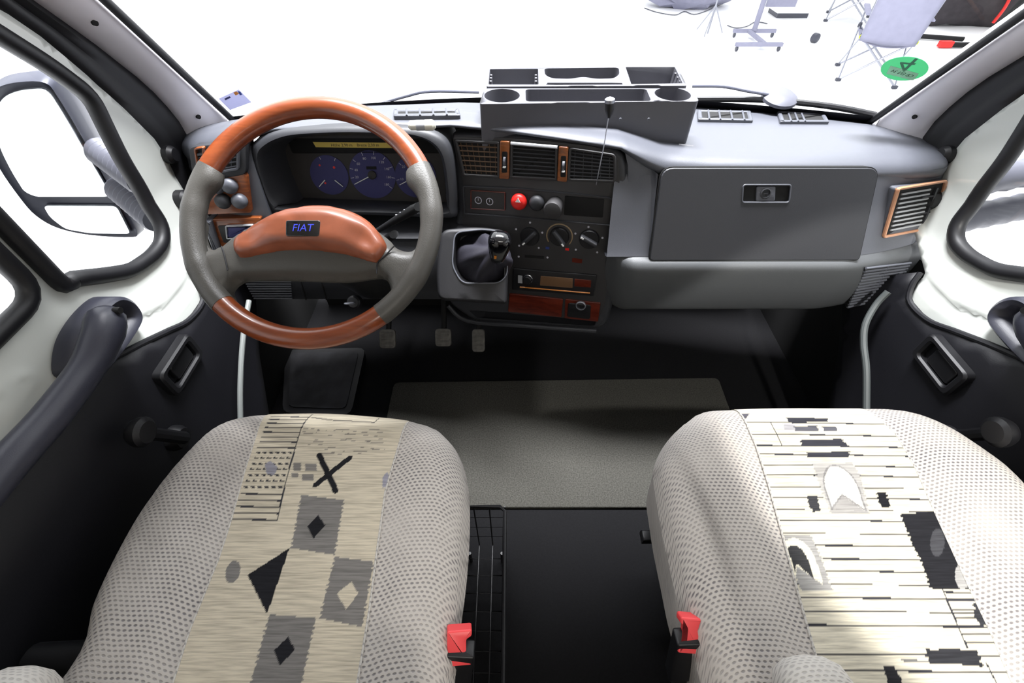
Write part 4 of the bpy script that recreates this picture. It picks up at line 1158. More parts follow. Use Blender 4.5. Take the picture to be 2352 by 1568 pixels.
poly([(872 + 38 * math.cos(t) + 12 * math.sin(t), 938 - 58 * math.sin(t)) for t in np.linspace(0, 2 * PI, 24)], GREY)
line([(1335, 335), (1420, 520)], .0045, DARK); line([(1495, 350), (1315, 490)], .0045, DARK)
for a, b in (((1200, 375), (1240, 420)), ((1262, 382), (1322, 418)), ((1245, 435), (1305, 470)), ((1190, 432), (1225, 450))): poly([a, (b[0], a[1]), b, (a[0], b[1])], (132, 128, 124))
bl = [(1290, 105), (1240, 200), (1195, 350), (1160, 470), (1110, 672)]
line(bl, .0010)
def lx(y): return 1085 + (872 - 1085) * (y - 105) / 565.0
def rx(y): return float(np.interp(y, [p[1] for p in bl], [p[0] for p in bl]))
ys = [125, 145, 168, 192, 215, 240, 265, 295, 322, 350, 380, 408, 438, 468, 500, 535, 567, 600, 633, 666]
for k, y in enumerate(ys):
    x0, x1 = lx(y), rx(y)
    if 300 < y < 510:
        n = 6
        for j in range(n):
            a = x0 + (x1 - x0) * (j + .15) / n; b = x0 + (x1 - x0) * (j + .62) / n
            line([(a, y), (b, y + 3)], .0013)
    else: line([(x0, y), (x1, y + 4)], .0011)
poly([(1050, 385), (1080, 365), (1118, 400), (1100, 440), (1060, 435)], (150, 148, 158))
line([(1290, 132), (1400, 150), (1620, 160)], .0009); line([(1640, 125), (1622, 160)], .0009)
poly([(1690, 425), (1705, 450), (1695, 500), (1665, 505), (1665, 450)], (158, 156, 168))
for k in range(40):
    x, y = random.uniform(1230, 1640), random.uniform(190, 330); line([(x, y), (x + random.uniform(20, 90), y + 3)], .0005, (138, 132, 124))
def wear_d(V):
    d = np.exp(-((V[:, 0] + .655) / .035) ** 2 - ((V[:, 1] - .30) / .10) ** 2) * .35 + np.exp(-((V[:, 0] + .58) / .03) ** 2 - ((V[:, 1] - .33) / .06) ** 2) * .25
    n = np.sin(V[:, 0] * 90 + V[:, 1] * 60) * np.sin(V[:, 1] * 75 - V[:, 0] * 30) * .05
    return np.clip(1 - d + n, .3, 1)
ds, dout, dzf = seat('driver_seat', 'driver seat behind the steering wheel, cream centre panel printed with a black X', drv, zt, (E2(le), E2(re_)), pr, -1, wear_d, -.44, .385, .010)

# passenger
pz = .505
pas = [on_z(a, b, pz)[:2] for a, b in ((1585, 1480), (1560, 1400), (1540, 1310), (1520, 1220), (1508, 1150), (1500, 1090), (1510, 1050), (1535, 1010), (1565, 980), (1600, 958), (1660, 952), (1760, 949), (1880, 949), (2000, 950), (2060, 958), (2110, 975), (2160, 1000), (2220, 1040), (2280, 1085), (2330, 1135), (2370, 1190), (2410, 1260), (2450, 1340), (2480, 1420))]
pas = [tuple(q) for q in pas] + [(.745, .05), (.72, -.05), (.62, -.085), (.30, -.085), (.19, -.06), (.155, .03)]
zt = .565
le = Z(c9([(705, 118), (780, 290), (850, 500), (900, 660), (1000, 1000), (1080, 1260), (1130, 1420), (1170, 1560)])); re_ = Z(c9([(1410, 118), (1530, 230), (1640, 420), (1750, 650), (1950, 1050), (2080, 1300), (2200, 1560)]))
pr = []
def poly(pts, c, kind='poly'): pr.append((kind, Z(c9(pts)), c))
def line(pts, wd, c=LINE): pr.append(('line', (Z(c9(pts)), wd), c))
LEX = lambda y: float(np.interp(y, [118, 290, 500, 660, 1000, 1260, 1420, 1560], [705, 780, 850, 900, 1000, 1080, 1130, 1170]))
REX = lambda y: float(np.interp(y, [118, 230, 420, 650, 1050, 1300, 1560], [1410, 1530, 1640, 1750, 1950, 2080, 2200]))
for y in (176, 240, 300, 347, 405, 457, 520, 575, 640, 695, 765, 828, 900, 965, 1035, 1108, 1180, 1255, 1412, 1500):
    line([(LEX(y), y - 4), ((LEX(y) + REX(y)) / 2, y), (REX(y), y + 8)], .0011 if y not in (520, 640, 765, 1035, 1180) else .0007)
for y in (1075, 1120, 1170, 1212, 1258, 1300, 1345): line([(1820 + (y - 1075) * .45, y), (REX(y), y + 3)], .0011)
line([(1805, 1060), (1870, 1200), (1950, 1370)], .0010)
line([(860, 170), (925, 300)], .0007)
for q in ([(945, 145), (1165, 150), (1172, 172), (960, 172)], [(1020, 265), (1240, 262), (1280, 300), (1030, 303)], [(1055, 332), (1285, 330), (1285, 360), (1065, 360)]): poly(q, (60, 60, 68), 'rough')
for q in ([(985, 195), (1110, 190), (1120, 218), (995, 222)], [(1140, 196), (1215, 196), (1222, 222), (1150, 222)]): poly(q, (92, 92, 100), 'rough')
for q in ([(925, 180), (985, 180), (995, 215), (935, 212)],): poly(q, (170, 168, 172), 'rough')
poly([(690, 120), (752, 120), (720, 165)], (90, 88, 96))
poly([(1085, 395), (1300, 390), (1345, 460), (1400, 655), (1190, 655), (1130, 520)], (176, 173, 170), 'rough')
leaf = spline([(1195, 632), (1150, 500), (1160, 430), (1195, 405), (1250, 420), (1320, 490), (1378, 640)], False, 5) + [(1250, 558)]
poly(leaf, (232, 228, 214)); line(leaf + leaf[:1], .0013, (140, 138, 138))
poly([(1250, 562), (1200, 634), (1372, 645)], (160, 157, 155))
poly([(1060, 565), (1110, 560), (1135, 640), (1100, 652), (1072, 620)], (62, 62, 66), 'rough'); poly([(1435, 548), (1485, 545), (1510, 622), (1470, 626), (1445, 600)], DARK, 'rough')
poly([(1565, 660), (1640, 655), (1750, 645), (1880, 900), (1955, 1060), (1740, 1055), (1690, 920), (1640, 830)], (36, 36, 40), 'rough')
poly([(1770 + 40 * math.cos(t), 810 + 75 * math.sin(t)) for t in np.linspace(0, 2 * PI, 18)], (70, 70, 74)); poly([(1915 + 45 * math.cos(t), 985 + 75 * math.sin(t)) for t in np.linspace(0, 2 * PI, 18)], (168, 166, 164))
poly([(935, 772), (1085, 770), (1140, 880), (1210, 1065), (1040, 1065), (990, 960)], (160, 158, 156), 'rough')
leaf = spline([(1010, 1010), (950, 830), (965, 795), (1010, 790), (1080, 840), (1125, 930), (1160, 1038)], False, 5) + [(1012, 935)]
poly(leaf, (232, 226, 206))
poly(spline([(1005, 965), (985, 905), (962, 850), (985, 826), (1030, 840), (1075, 905), (1105, 1002)], False, 4) + [(1012, 922)], (58, 58, 60))
poly([(1975, 1130), (2005, 1130), (2060, 1255), (2020, 1250), (1985, 1210)], (56, 56, 60), 'rough')
poly([(1720, 1375), (1760, 1385), (1830, 1378), (2000, 1385), (2045, 1478), (1900, 1465), (1750, 1460)], (50, 50, 54), 'rough')
poly([(1500, 1470), (1560, 1475), (1610, 1570), (1525, 1570)], (46, 46, 50), 'rough')
line([(1600, 1440), (1680, 1445), (1740, 1450)], .0014, (110, 108, 108)); line([(2060, 1460), (2120, 1570)], .001)
SAND_KEEP = SAND; SAND = (222, 215, 196)
def wear_p(V):
    l = .255 - .06 * (V[:, 1] - .1)
    d = np.exp(-((V[:, 0] - .185 - .02 * np.sin(V[:, 1] * 9)) / .013) ** 2 - ((V[:, 1] - .27) / .11) ** 2) * .38 + np.exp(-((V[:, 0] - .215) / .03) ** 2 - ((V[:, 1] - .22) / .12) ** 2) * .16
    return np.clip(1 - d, .3, 1)
ps, pout, pzf = seat('passenger_seat', 'passenger seat facing the glove box, cream centre panel printed with dark lines and leaf shapes', pas, zt, (E2(le), E2(re_)), pr, 1, wear_p, .45, .385, .008)
def arm(cx, root, name='armrest', r=.043, y1=.062, zc=.60):
    mb = MB(); rings = []
    for y, k in ((-.26, 1), (.0, 1), (y1 - .03, .97), (y1 - .012, .82), (y1 - .003, .5), (y1, .1)):
        rings.append([A(cx + r * k * np.sign(math.cos(t)) * abs(math.cos(t)) ** .7, y, zc + .034 * k * np.sign(math.sin(t)) * abs(math.sin(t)) ** .7) for t in np.linspace(0, 2 * PI, 24, endpoint=False)])
    mb.loft(rings, True, True, True); return mb.build(name, M_['arm'], root, 60)
arm(-.665, ds, zc=.595, y1=.075); arm(-.235, ds, y1=.058); arm(.243, ps, zc=.60, y1=.085); arm(.70, ps)
mb = MB(); a, b = on_x(0, 1505, -.80), A(-.66, .10, .46); mb.tube([A(-.785, .095, .46), A(-.70, .10, .455), A(-.60, .10, .45)], [.024, .024, .022], 14); mb.build('armrest_bracket', M_['black'], ds)

# seat-belt buckles
def buckle(pxs, zz, label, s):
    top = on_z(*pxs, zz); 
    root = thing('seat_belt_buckle', top + A(0, 0, -.05), label, 'seat belt buckle', None)
    ax = nrm(A(.18 * s, .30, .93)); e1 = nrm(A(1, 0, 0) - ax * ax[0]); 
    fr = Frame(top, e1, np.cross(ax, e1))
    b = .5 * s
    o = rounded([(-.021, -.012), (.021, -.012), (.021, .012), (-.021, .012)], .004)
    mb = MB(); mb.prism(fr, o, -.11, -.010, .003); mb.build('buckle_body', M_['black'], root)
    face = Frame(top + ax * -.008, nrm(A(1, .15 * s, -.1)), nrm(A(.22 * s, .62, .55)))
    c_ = [(-.0165, -.024), (.0165, -.024), (.0165, .024), (-.0165, .024), (-.0165, .015), (-.009, .011), (-.009, -.012), (-.0165, -.016)]
    if s > 0: c_ = [(-u, v) for u, v in c_]
    mb = MB(); mb.prism(face, rounded(ccw(c_), .003), -.012, .004, .003); mb.build('release_button', M_['buckle'], root)
    mb = MB(); mb.tube([fr.P(0, 0, -.10), fr.P(0, 0, -.2), A(top[0] - .0 * s, top[1] - .08, .22)], [.010, .010, .010], 10); mb.build('buckle_stalk', M_['matt'], root)
    return root
buckle((1056, 1478), .53, 'coral-red belt buckle on black stalk beside the driver seat', .6)
buckle((1588, 1450), .53, 'coral-red belt buckle on black stalk beside the passenger seat', -.35)

# ================================================================== DASH-TOP STORAGE TRAY
TZ = .890
FT = level(TZ)
def Pz(pts, z): return [tuple(float(c) for c in on_z(a, b, z)[:2]) for a, b in pts]
front_o = rounded(Pz([(1101, 239), (1606, 233), (1590, 203), (1112, 203)], TZ), [.008, .010, .01, .01])
cups = [circle(Pz([p], TZ)[0], .0368, 32) for p in ((1153, 219), (1545, 216))]
slot = rounded(Pz([(1208, 233), (1496, 232), (1484, 204), (1207, 205)], TZ), .010)
tr = thing('storage_tray', (.1, 1.07, .84), 'grey plastic storage tray with two cup holders on top of the dashboard', 'storage tray')
mb = MB(); mb.holed(FT, front_o, cups + [slot], 0, -.105, [.05, .05, .045], .025); 
fb = mb.build('cup_holder_tier', M_['tray'], tr, 40)
TB = .887
FB2 = level(TB)
back_o = rounded(Pz([(1117, 199), (1578, 197), (1556, 153), (1121, 156)], TB), [.006, .006, .004, .004])
hb_ = [rounded(Pz(q, TB), r) for q, r in (([(1122, 194), (1237, 194), (1236, 158), (1125, 159)], .002), ([(1252, 172), (1268, 180), (1310, 181), (1340, 176), (1368, 181), (1410, 180), (1423, 170), (1421, 155), (1250, 157)], .012), ([(1450, 193), (1568, 191), (1550, 154), (1437, 154)], .002), ([(1254, 195), (1432, 194), (1428, 190), (1256, 190)], .0015))]
mb = MB(); mb.holed(FB2, back_o, hb_, 0, -.11, [.035, .05, .035, .02], .02); mb.build('compartment_tier', M_['tray'], tr, 40)
for (x0, y0), (x1, y1) in (((1127, 186), (1128, 172)), ((1231, 186), (1231, 172)), ((1444, 186), (1441, 172)), ((1563, 186), (1552, 168))):
    mb = MB()
    for t in (0, .5, 1):
        p = on_z(x0 + (x1 - x0) * t, y0 + (y1 - y0) * t, TB - .004); mb.tube([p + A(0, 0, -.03), p, p + A(0, 0, .001)], [.0032, .0032, .002], 10)
    mb.build('divider_rib', M_['tray'], tr)
q = Pz([(1101, 240), (1606, 234)], TZ); 
mb = MB(); e = [A(a, b + .0, .0) for a, b in q]
mb.tube([A(q[1][0] - .02, q[1][1] - .004, .803), A(q[1][0] + .012, q[1][1] - .006, .800)], .004, 8); mb.build('tray_foot', M_['tray'], tr)
for px in (1425, 1490):
    c = on_y(px, 274, q[0][1] - .0015); mb = MB(); mb.lathe(Frame(c, (1, 0, 0), (0, 0, 1)), [(.003, -.001), (.0025, .0008)], 10); mb.build('tray_screw', M_['dash'], tr)

# thin wire aerial with a black tip in front of the tray
base = FCN.P(*FCN.uv(1370, 422), .006); tip = on_y(1400, 243, .925)
ae = thing('wire_aerial', base, 'thin wire with a cylindrical black tip standing in front of the storage tray', 'aerial')
pl = [on_y(1372, 420, .885), on_y(1378, 380, .895), on_y(1388, 330, .905), on_y(1395, 285, .918), on_y(1399, 262, .924), tip]
pl = [base] + pl[1:]
mb = MB(); mb.tube(spline(pl, False, 5), .0011, 8); mb.build('aerial_wire', M_['steel'], ae)
ax = nrm(tip - pl[-2]); e1 = nrm(A(1, 0, 0) - ax * ax[0]); fr = Frame(tip, e1, np.cross(ax, e1))
mb = MB(); mb.lathe(fr, [(.003, -.022), (.0075, -.010), (.0085, -.006), (.0085, .006), (.006, .008)], 20); mb.build('aerial_tip', M_['black'], ae)
mb = MB(); mb.lathe(fr, [(.0098, .006), (.0098, .012), (.007, .014), (.004, .012)], 20); mb.build('tip_cap', M_['steel'], ae)

# small white tube on the dash top
c0, c1 = on_z(938, 288, .856), on_z(1000, 287, .856)
tb = thing('vial', (c0 + c1) / 2, 'small white tube with a grey band lying on the dashboard beside the wheel', 'tube')
d = c1 - c0
mb = MB(); mb.tube([c0 + d * t for t in (0, .08, .30)], [.005, .009, .0095], 16); mb.build('white_end', M_['ivory'], tb)
mb = MB(); mb.tube([c0 + d * t for t in (.30, .62)], .010, 16); mb.build('grey_band', M_['silver'], tb)
mb = MB(); mb.tube([c0 + d * t for t in (.62, .9, 1.0)], [.0105, .0105, .006], 16); mb.build('white_end', M_['ivory'], tb)

# ================================================================== FOOTWELL
FLO = .0
mb = MB(); o = [(-.50, .50), (.60, .50), (.606, .95), (-.50, .93)]  # front edge follows the under-dash shadow line; black floor beyond stands for shade
mb.prism(level(0.0), rounded(o, .02), .0005, .012, .004); tag(mb.build('floor_carpet', M_['carpet'], None), 'grey carpet on the cab floor between the seats and centre console, cut off at the shadow edge', 'carpet')
mo = [tuple(on_z(a, b, .06)[:2]) for a, b in ((648, 790), (835, 785), (800, 940), (640, 935))]
fm = thing('rubber_mat', (-.7, .9, .02), 'worn black rubber mat in the footwell below the steering wheel', 'floor mat')
mb = MB(); mb.prism(level(.0), rounded(mo, .03, 3), .0005, .03); mb.build('mat_base', M_['rubber'], fm)
mb = MB(); mb.prism(level(.0), rounded(inset(ccw(mo), .02), .02, 3), .028, .034); mb.build('mat_pad', M_['mat'], fm)
for (px, py, w_, h_, nm, lb) in ((890, 778, .052, .062, 'clutch_pedal', 'leftmost of the three worn rubber pedals, nearest the steering wheel rim'), (1018, 775, .052, .058, 'brake_pedal', 'middle one of the three worn rubber pedals under the dashboard'), (1099, 782, .042, .075, 'accelerator_pedal', 'narrow rightmost pedal of the three, under the gear lever housing')):
    c = on_y(px, py, 1.0); n = nrm(A(0, -.75, .65)); fr = Frame(c, (1, 0, 0), np.cross(n, A(1, 0, 0)))
    pd = thing(nm, c, lb, 'pedal')
    mb = MB(); mb.prism(fr, rounded([(-w_ / 2, -h_ / 2), (w_ / 2, -h_ / 2), (w_ / 2, h_ / 2), (-w_ / 2, h_ / 2)], .012), -.008, .004, .003)
    for k in range(5):
        v = -h_ * .36 + k * h_ * .18; mb.tube([fr.P(-w_ * .36, v, .004), fr.P(w_ * .36, v, .004)], .0022, 6)
    mb.build('pedal_pad', M_['pedal'], pd)
    mb = MB(); mb.tube(spline([tuple(fr.P(0, 0, -.008)), tuple(c + A(0, .06, .03)), tuple(c + A(0, .13, .10)), tuple(c + A(0, .31, .22)), tuple(c + A(0, .325, .23))], False, 5), .009, 8); mb.build('pedal_arm', M_['matt'], pd)
# pale grey sill welts
w1 = [on_x(572, 690, -.735), on_x(560, 760, -.735), on_x(553, 850, -.735), on_x(552, 950, -.735)]; w1.append(w1[-1] + (w1[-1] - w1[-2]) * 2.0 + A(0, 0, -.02))
mb = MB(); mb.tube(spline([tuple(q) for q in w1], False, 6), .006, 10); tag(mb.build('sill_welt', M_['cable'], None), 'pale grey rubber welt running down beside the clutch footwell', 'welt')
w2 = [on_x(2040, 670, .775), on_x(2012, 700, .76), on_x(1988, 745, .74), on_x(1984, 790, .735), on_x(1990, 850, .735), on_x(1990, 945, .735)]; w2.append(w2[-1] + (w2[-1] - w2[-2]) * 1.5)
mb = MB(); mb.tube(spline([tuple(q) for q in w2], False, 6), .0075, 10); tag(mb.build('sill_welt', M_['cable_dim'], None), 'grey rubber welt curving down below the louvred dashboard end', 'welt')
# wire basket beside the driver seat
wb = thing('wire_basket', (-.15, .2, .15), 'black wire basket on the floor against the inner side of the driver seat', 'basket')
x0, x1, y0, y1, z0, z1 = -.215, -.115, -.02, .385, .06, .30
mb = MB(); mb.tube([(x0, y0, z1), (x1, y0, z1), (x1, y1 - .01, z1), (x1 - .01, y1, z1), (x0, y1, z1)], .0042, 8, True); mb.build('basket_rim', M_['black'], wb)
mb = MB()
for y in np.arange(y0 + .03, y1, .038):
    mb.tube([(x0, y, z1), (x0, y, z0), (x1, y, z0), (x1, y, z1)], .0016, 6)
mb.build('basket_wire', M_['black'], wb)
mb = MB()
for x in np.linspace(x0, x1, 4):
    mb.tube([(x, y0, z1), (x, y0, z0), (x, y1, z0), (x, y1, z1)], .0016, 6)
for z in (.12, .18, .24): mb.tube([(x0, y0, z), (x1, y0, z), (x1, y1, z), (x0, y1, z)], .0016, 6, True)
mb.build('basket_mesh', M_['black'], wb)
for x in (x0 + .01, x1 - .01):
    for y in (y0 + .02, y1 - .02):
        mb = MB(); mb.tube([(x, y, z0), (x, y, .0)], .004, 6); mb.build('foot', M_['black'], wb)
# seat slider lever by the passenger seat
c = on_z(1490, 1232, .30); mb = MB(); mb.box(c, (.03, .022, .018), None, .004); mb.tube([c, c + A(.10, .0, .01)], .006, 8); tag(mb.build('seat_lever', M_['black'], None), 'small black adjusting lever low beside the passenger seat', 'lever')

# ================================================================== STICKERS, WIPERS, MIRRORS
def on_ws(px, py, off=.0):
    r = ray(px, py); t = 1.0
    for _ in range(60):
        p = CAM + r * t; t += (ws_y(p[0], p[2]) - off - p[1]) * .5
    return CAM + r * t
def ws_frame(px, py, off=.003):
    c = on_ws(px, py, off); e1 = on_ws(px + 6, py, off) - c; e2 = on_ws(px, py - 6, off) - c
    return Frame(c, e1, e2)
fr = ws_frame(2078, 157)
so = P(fr, [(2078 + 55 * math.cos(t), 157 - 27.5 * math.sin(t) - 2.0 * math.cos(t)) for t in np.linspace(0, 2 * PI, 40, endpoint=False)])
mb = MB(); mb.prism(fr, so, 0, .0008); gs = mb.build('emission_sticker', M_['green'], None); tag(gs, 'round green sticker with a reversed numeral on the windscreen, at its passenger-side lower corner', 'sticker')
mb = MB(); u, v = fr.uv(2084, 146); sc_ = np.linalg.norm(np.array(fr.uv(2084, 130)) - fr.uv(2084, 163))
mb.text(fr, '4', sc_ * 1.25, u, v, .0012, 0.0, True, PI - .15); mb.build('sticker_numeral', mk('grey-green print', (70, 130, 100), .6), gs, 0)
q = P(fr, [(2046, 150), (2110, 168), (2098, 184), (2036, 168)]); mb = MB(); mb.prism(fr, q, 0, .0012); pt = mb.build('sticker_plate_field', sticker_mat('white sticker field', (220, 226, 222)), gs)
mb = MB(); c = np.mean(np.array(q), 0); dd = np.array(q[1]) - q[0]; mb.text(fr, 'CB EN 34', .012, c[0], c[1], .0016, 0, True, math.atan2(dd[1], dd[0])); mb.build('sticker_lettering', M_['ink'], pt, 0)
fr = ws_frame(538, 228)
q = P(fr, [(502, 226), (548, 205), (577, 234), (528, 252)]); mb = MB(); mb.prism(fr, q, 0, .0008); vs = mb.build('toll_sticker', M_['lilac'], None); tag(vs, 'small pale lilac rectangular sticker in the windscreen corner above the steering wheel', 'sticker')
mb = MB(); q2 = P(fr, [(536, 212), (543, 209), (549, 214), (541, 218)]); mb.prism(fr, q2, .0, .0012); mb.build('sticker_print', M_['orange'], vs)
mb = MB(); mb.prism(fr, P(fr, [(515, 226), (527, 220), (530, 223), (518, 229)]), 0, .0012); mb.build('sticker_print', M_['navy'], vs)
mb = MB(); mb.prism(fr, P(fr, [(546, 208), (552, 210), (556, 216), (551, 218)]), 0, .0012); mb.build('sticker_print', M_['bluemark'], vs)
def wiper(pts_arm, pts_blade, hub, label):
    a = [on_ws(x, y, -.03) for x, y in pts_arm]; b = [on_ws(x, y, -.018) for x, y in pts_blade]
    root = thing('wiper', a[0], label, 'wiper')
    mb = MB(); mb.tube(spline([tuple(q) for q in a], False, 5), .005, 8, flat=.7); mb.build('wiper_arm', M_['housing'], root)
    mb = MB(); mb.tube(spline([tuple(q) for q in b], False, 5), .0075, 8); mb.build('wiper_blade', M_['black'], root)
    if hub:
        c = on_ws(*hub, -.035); mb = MB(); mb.lathe(Frame(c + A(0, 0, -.004), (1, 0, 0), (0, 1, .2)), [(.044, -.004), (.043, .003), (.032, .010), (.012, .013)], 24); mb.build('pivot_cap', M_['gaiter_grey'], root)
wiper([(850, 246), (930, 222), (990, 210), (1100, 212)], [(885, 240), (1000, 240), (1100, 239)], None, 'windscreen wiper lying at the glass base behind the steering wheel')
wiper([(1795, 222), (1720, 210), (1660, 199), (1590, 198)], [(1600, 228), (1750, 229), (1900, 243), (2010, 264)], (1792, 220), 'windscreen wiper with grey pivot cap at the passenger side of the glass')

def mirror(s, label, shift=0.0):
    FM = Frame((-1.1, .99, .78), nrm((1, .12, 0)), (0, -.10, 1))
    def T(p): return A(s * -1 * -p[0] if s < 0 else -p[0] + shift, p[1], p[2])
    class MF:
        pass
    fr = FM
    if s > 0:
        fr = Frame(A(1.1 + shift, .99, .78), nrm((1, -.12, 0)), (0, -.10, 1))
    k = 1 if s < 0 else -1
    def Q(pts): return [(k * u, v) for u, v in FM.uvs(pts)]
    root = thing('door_mirror', fr.o, label, 'mirror')
    ho = Q([(-30, 300), (-22, 225), (2, 196), (50, 184), (108, 186), (138, 220), (195, 315), (262, 436), (285, 465), (302, 495), (317, 528), (306, 540), (211, 535), (137, 519), (87, 491), (50, 450), (0, 376)])
    ho = spline(ho, True, 4)
    mb = MB(); hc = ccw(ho)
    mb.loft([[fr.P(u, v, .0) for u, v in inset(hc, .006)], [fr.P(u, v, .008) for u, v in hc], [fr.P(u, v, -.02) for u, v in inset(hc, -.006)], [fr.P(u, v, -.07) for u, v in inset(hc, .01)], [fr.P(u, v, -.10) for u, v in inset(hc, .045)]], True, True, True)
    mb.build('mirror_housing', M_['housing'], root, 60)
    g1 = rounded(Q([(-2, 240), (15, 215), (50, 201), (114, 196), (143, 240), (262, 446), (87, 446), (60, 434), (32, 389), (7, 339), (-4, 300)]), .02)
    g2 = rounded(Q([(103, 466), (272, 467), (304, 531), (212, 530), (154, 520), (119, 493)]), .012)
    mb = MB(); mb.prism(fr, g1, .004, .0105, .001); mb.build('mirror_glass', M_['mirror'], root)
    mb = MB(); mb.prism(fr, g2, .004, .0105, .001); mb.build('wide_angle_glass', M_['mirror'], root)
    for (a, b) in (((228, 345), (292, 392)), ((272, 432), (330, 480))):
        p0, p1 = on_y(*a, 1.0), on_y(*b, .93); p1 = p0 + (p1 - p0) * 1.5
        if s > 0: p0[0] = -p0[0] + shift; p1[0] = -p1[0]
        d = p1 - p0; rr = [.028 + .0035 * (i % 2) for i in range(19)]
        mb = MB(); mb.tube([p0 + d * t for t in np.linspace(0, 1, 19)], rr, 18); mb.build('mirror_arm', M_['gaiter_grey'], root, 20)
    return root
mirror(-1, 'two-glass wing mirror outside the driver window')
mirror(1, 'wing mirror outside the passenger window, its ribbed grey arm showing', .30)

# ================================================================== THE WHITE HALL OUTSIDE
GZ = -.75
mb = MB(); mb.box((0, 4.0, GZ - .05), (40, 30, .1)); tag(mb.build('ground', M_['hall'], None, 0), kind='structure')
mb = MB(); mb.box((0, 13.5, 1.5), (40, .2, 5)); tag(mb.build('wall_hall', M_['hall'], None, 0), kind='structure')
def gz(px, py, z=GZ): return on_z(px, py, z)
def bar(mb, a, b, r=.012, n=8): mb.tube([a, b], r, n)
# camping chair
def camp_chair(o, rot, label):
    R = np.array([[math.cos(rot), -math.sin(rot), 0], [math.sin(rot), math.cos(rot), 0], [0, 0, 1]])
    W = lambda x, y, z: R @ A(x, y, z) + A(o[0], o[1], GZ)
    root = thing('camping_chair', W(0, 0, 0), label, 'chair', 'folding camping chairs in the hall')
    ft = {(i, j): W(.30 * i, .30 * j, .02) for i in (-1, 1) for j in (-1, 1)}
    sc = {(i, j): W(.27 * i, .25 * j, .46) for i in (-1, 1) for j in (-1, 1)}
    for (i, j) in ft:
        mb = MB(); bar(mb, ft[i, j], sc[-i, j], .011); leg = mb.build('leg', M_['steel'], root)
        mb = MB(); mb.box(ft[i, j] + A(0, 0, 0), (.055, .035, .03), None, .006); mb.build('foot_cap', M_['housing'], leg)
        mb = MB(); mb.lathe(Frame(sc[i, j] + A(0, 0, 0), (1, 0, 0), (0, 1, 0)), [(.02, -.02), (.022, .01), (.015, .03)], 12); mb.build('joint', M_['housing'], root)
    for i in (-1, 1):
        mb = MB(); bar(mb, ft[i, -1], sc[i, 1], .008); bar(mb, ft[i, 1], sc[i, -1], .008); mb.build('side_brace', M_['steel'], root)
        mb = MB(); bar(mb, sc[i, -1], W(.30 * i, -.36, .98), .011); mb.build('back_post', M_['steel'], root)
        mb = MB(); bar(mb, sc[i, 1], W(.29 * i, .27, .66), .010); mb.build('arm_post', M_['steel'], root)
        mb = MB(); mb.box(W(.30 * i, -.02, .67), (.06, .50, .02), R, .008); mb.build('armrest', M_['canvas'], root)
        mb = MB(); mb.tube([sc[i, -1] + A(0, 0, .0) + (W(.02 * math.cos(t), -.02, .02 * math.sin(t)) - W(0, 0, 0)) for t in np.linspace(0, 2 * PI, 14, endpoint=False)], .005, 6, True); mb.build('cord', M_['lime'], root)
    mb = MB(); rings = []
    for v in np.linspace(-.27, .27, 12): rings.append([W(u, v, .46 - .05 * (1 - (u / .28) ** 2) - .02) for u in np.linspace(-.27, .27, 12)])
    mb.loft(rings, False); st = mb.build('seat', M_['canvas'], root, 60); st.modifiers.new('thickness', 'SOLIDIFY').thickness = .012
    mb = MB(); rings = []
    for t in np.linspace(0, 1, 12): rings.append([W(u * (1 + .08 * t), -.27 - .10 * t - .05 * (1 - (u / .28) ** 2), .42 + .58 * t) for u in np.linspace(-.28, .28, 12)])
    mb.loft(rings, False); st = mb.build('backrest', M_['canvas'], root, 60); st.modifiers.new('thickness', 'SOLIDIFY').thickness = .012
    return root
camp_chair((4.27, 6.22), -.44, 'nearer grey folding camping chair, its whole frame showing beyond the windscreen')
camp_chair((5.35, 8.85), -.5, 'farther grey camping chair, partly hidden behind the nearer camping chair')
# trolley stand on castors
t1, t2 = gz(1728, 86), gz(1738, 118)
ts = thing('trolley_stand', (t1 + t2) / 2, 'grey upright trolley stand with two cross feet on castors', 'stand')
for c, L in ((t1, .62), (t2, .64)):
    mb = MB(); mb.box(c + A(0, 0, .085), (L, .05, .045), None, .006); ba = mb.build('base_bar', M_['canvas'], ts)
    for s in (-1, 1):
        mb = MB(); cc = c + A(s * (L / 2 - .03), 0, .034); mb.lathe(Frame(cc, (0, 1, 0), (0, 0, 1)), [(.03, -.012), (.033, 0), (.03, .012)], 16); mb.tube([cc, cc + A(.01, 0, .05)], .010, 8); mb.build('castor', M_['housing'], ba)
mb = MB(); mb.box((t1 + t2) / 2 + A(0, 0, .085), (.05, abs(t1[1] - t2[1]), .04), None, .006); mb.build('spine', M_['canvas'], ts)
mb = MB(); mb.tube([t1 + A(-.03, -.05, .10), t1 + A(.02, .1, 1.9)], .035, 14); mb.build('pole', M_['canvas'], ts)
mb = MB(); mb.box(t1 + A(.32, .15, .62), (.42, .04, .55), None, .01); mb.build('panel', M_['canvas'], ts)
# white case
c = gz(1808, 44); cs_ = thing('equipment_case', c, 'white box-shaped equipment case standing behind the trolley stand', 'case')
mb = MB(); mb.box(c + A(.1, .25, .35), (.55, .42, .56), None, .02); mb.build('case_body', M_['hall'], cs_)
mb = MB(); mb.box(c + A(.1, .25, .035), (.50, .38, .07), None, .005); mb.build('case_base', M_['housing'], cs_)
mb = MB(); mb.box(c + A(.05, .035, .50), (.18, .012, .12), None, .003); mb.build('case_grille', M_['black'], cs_)
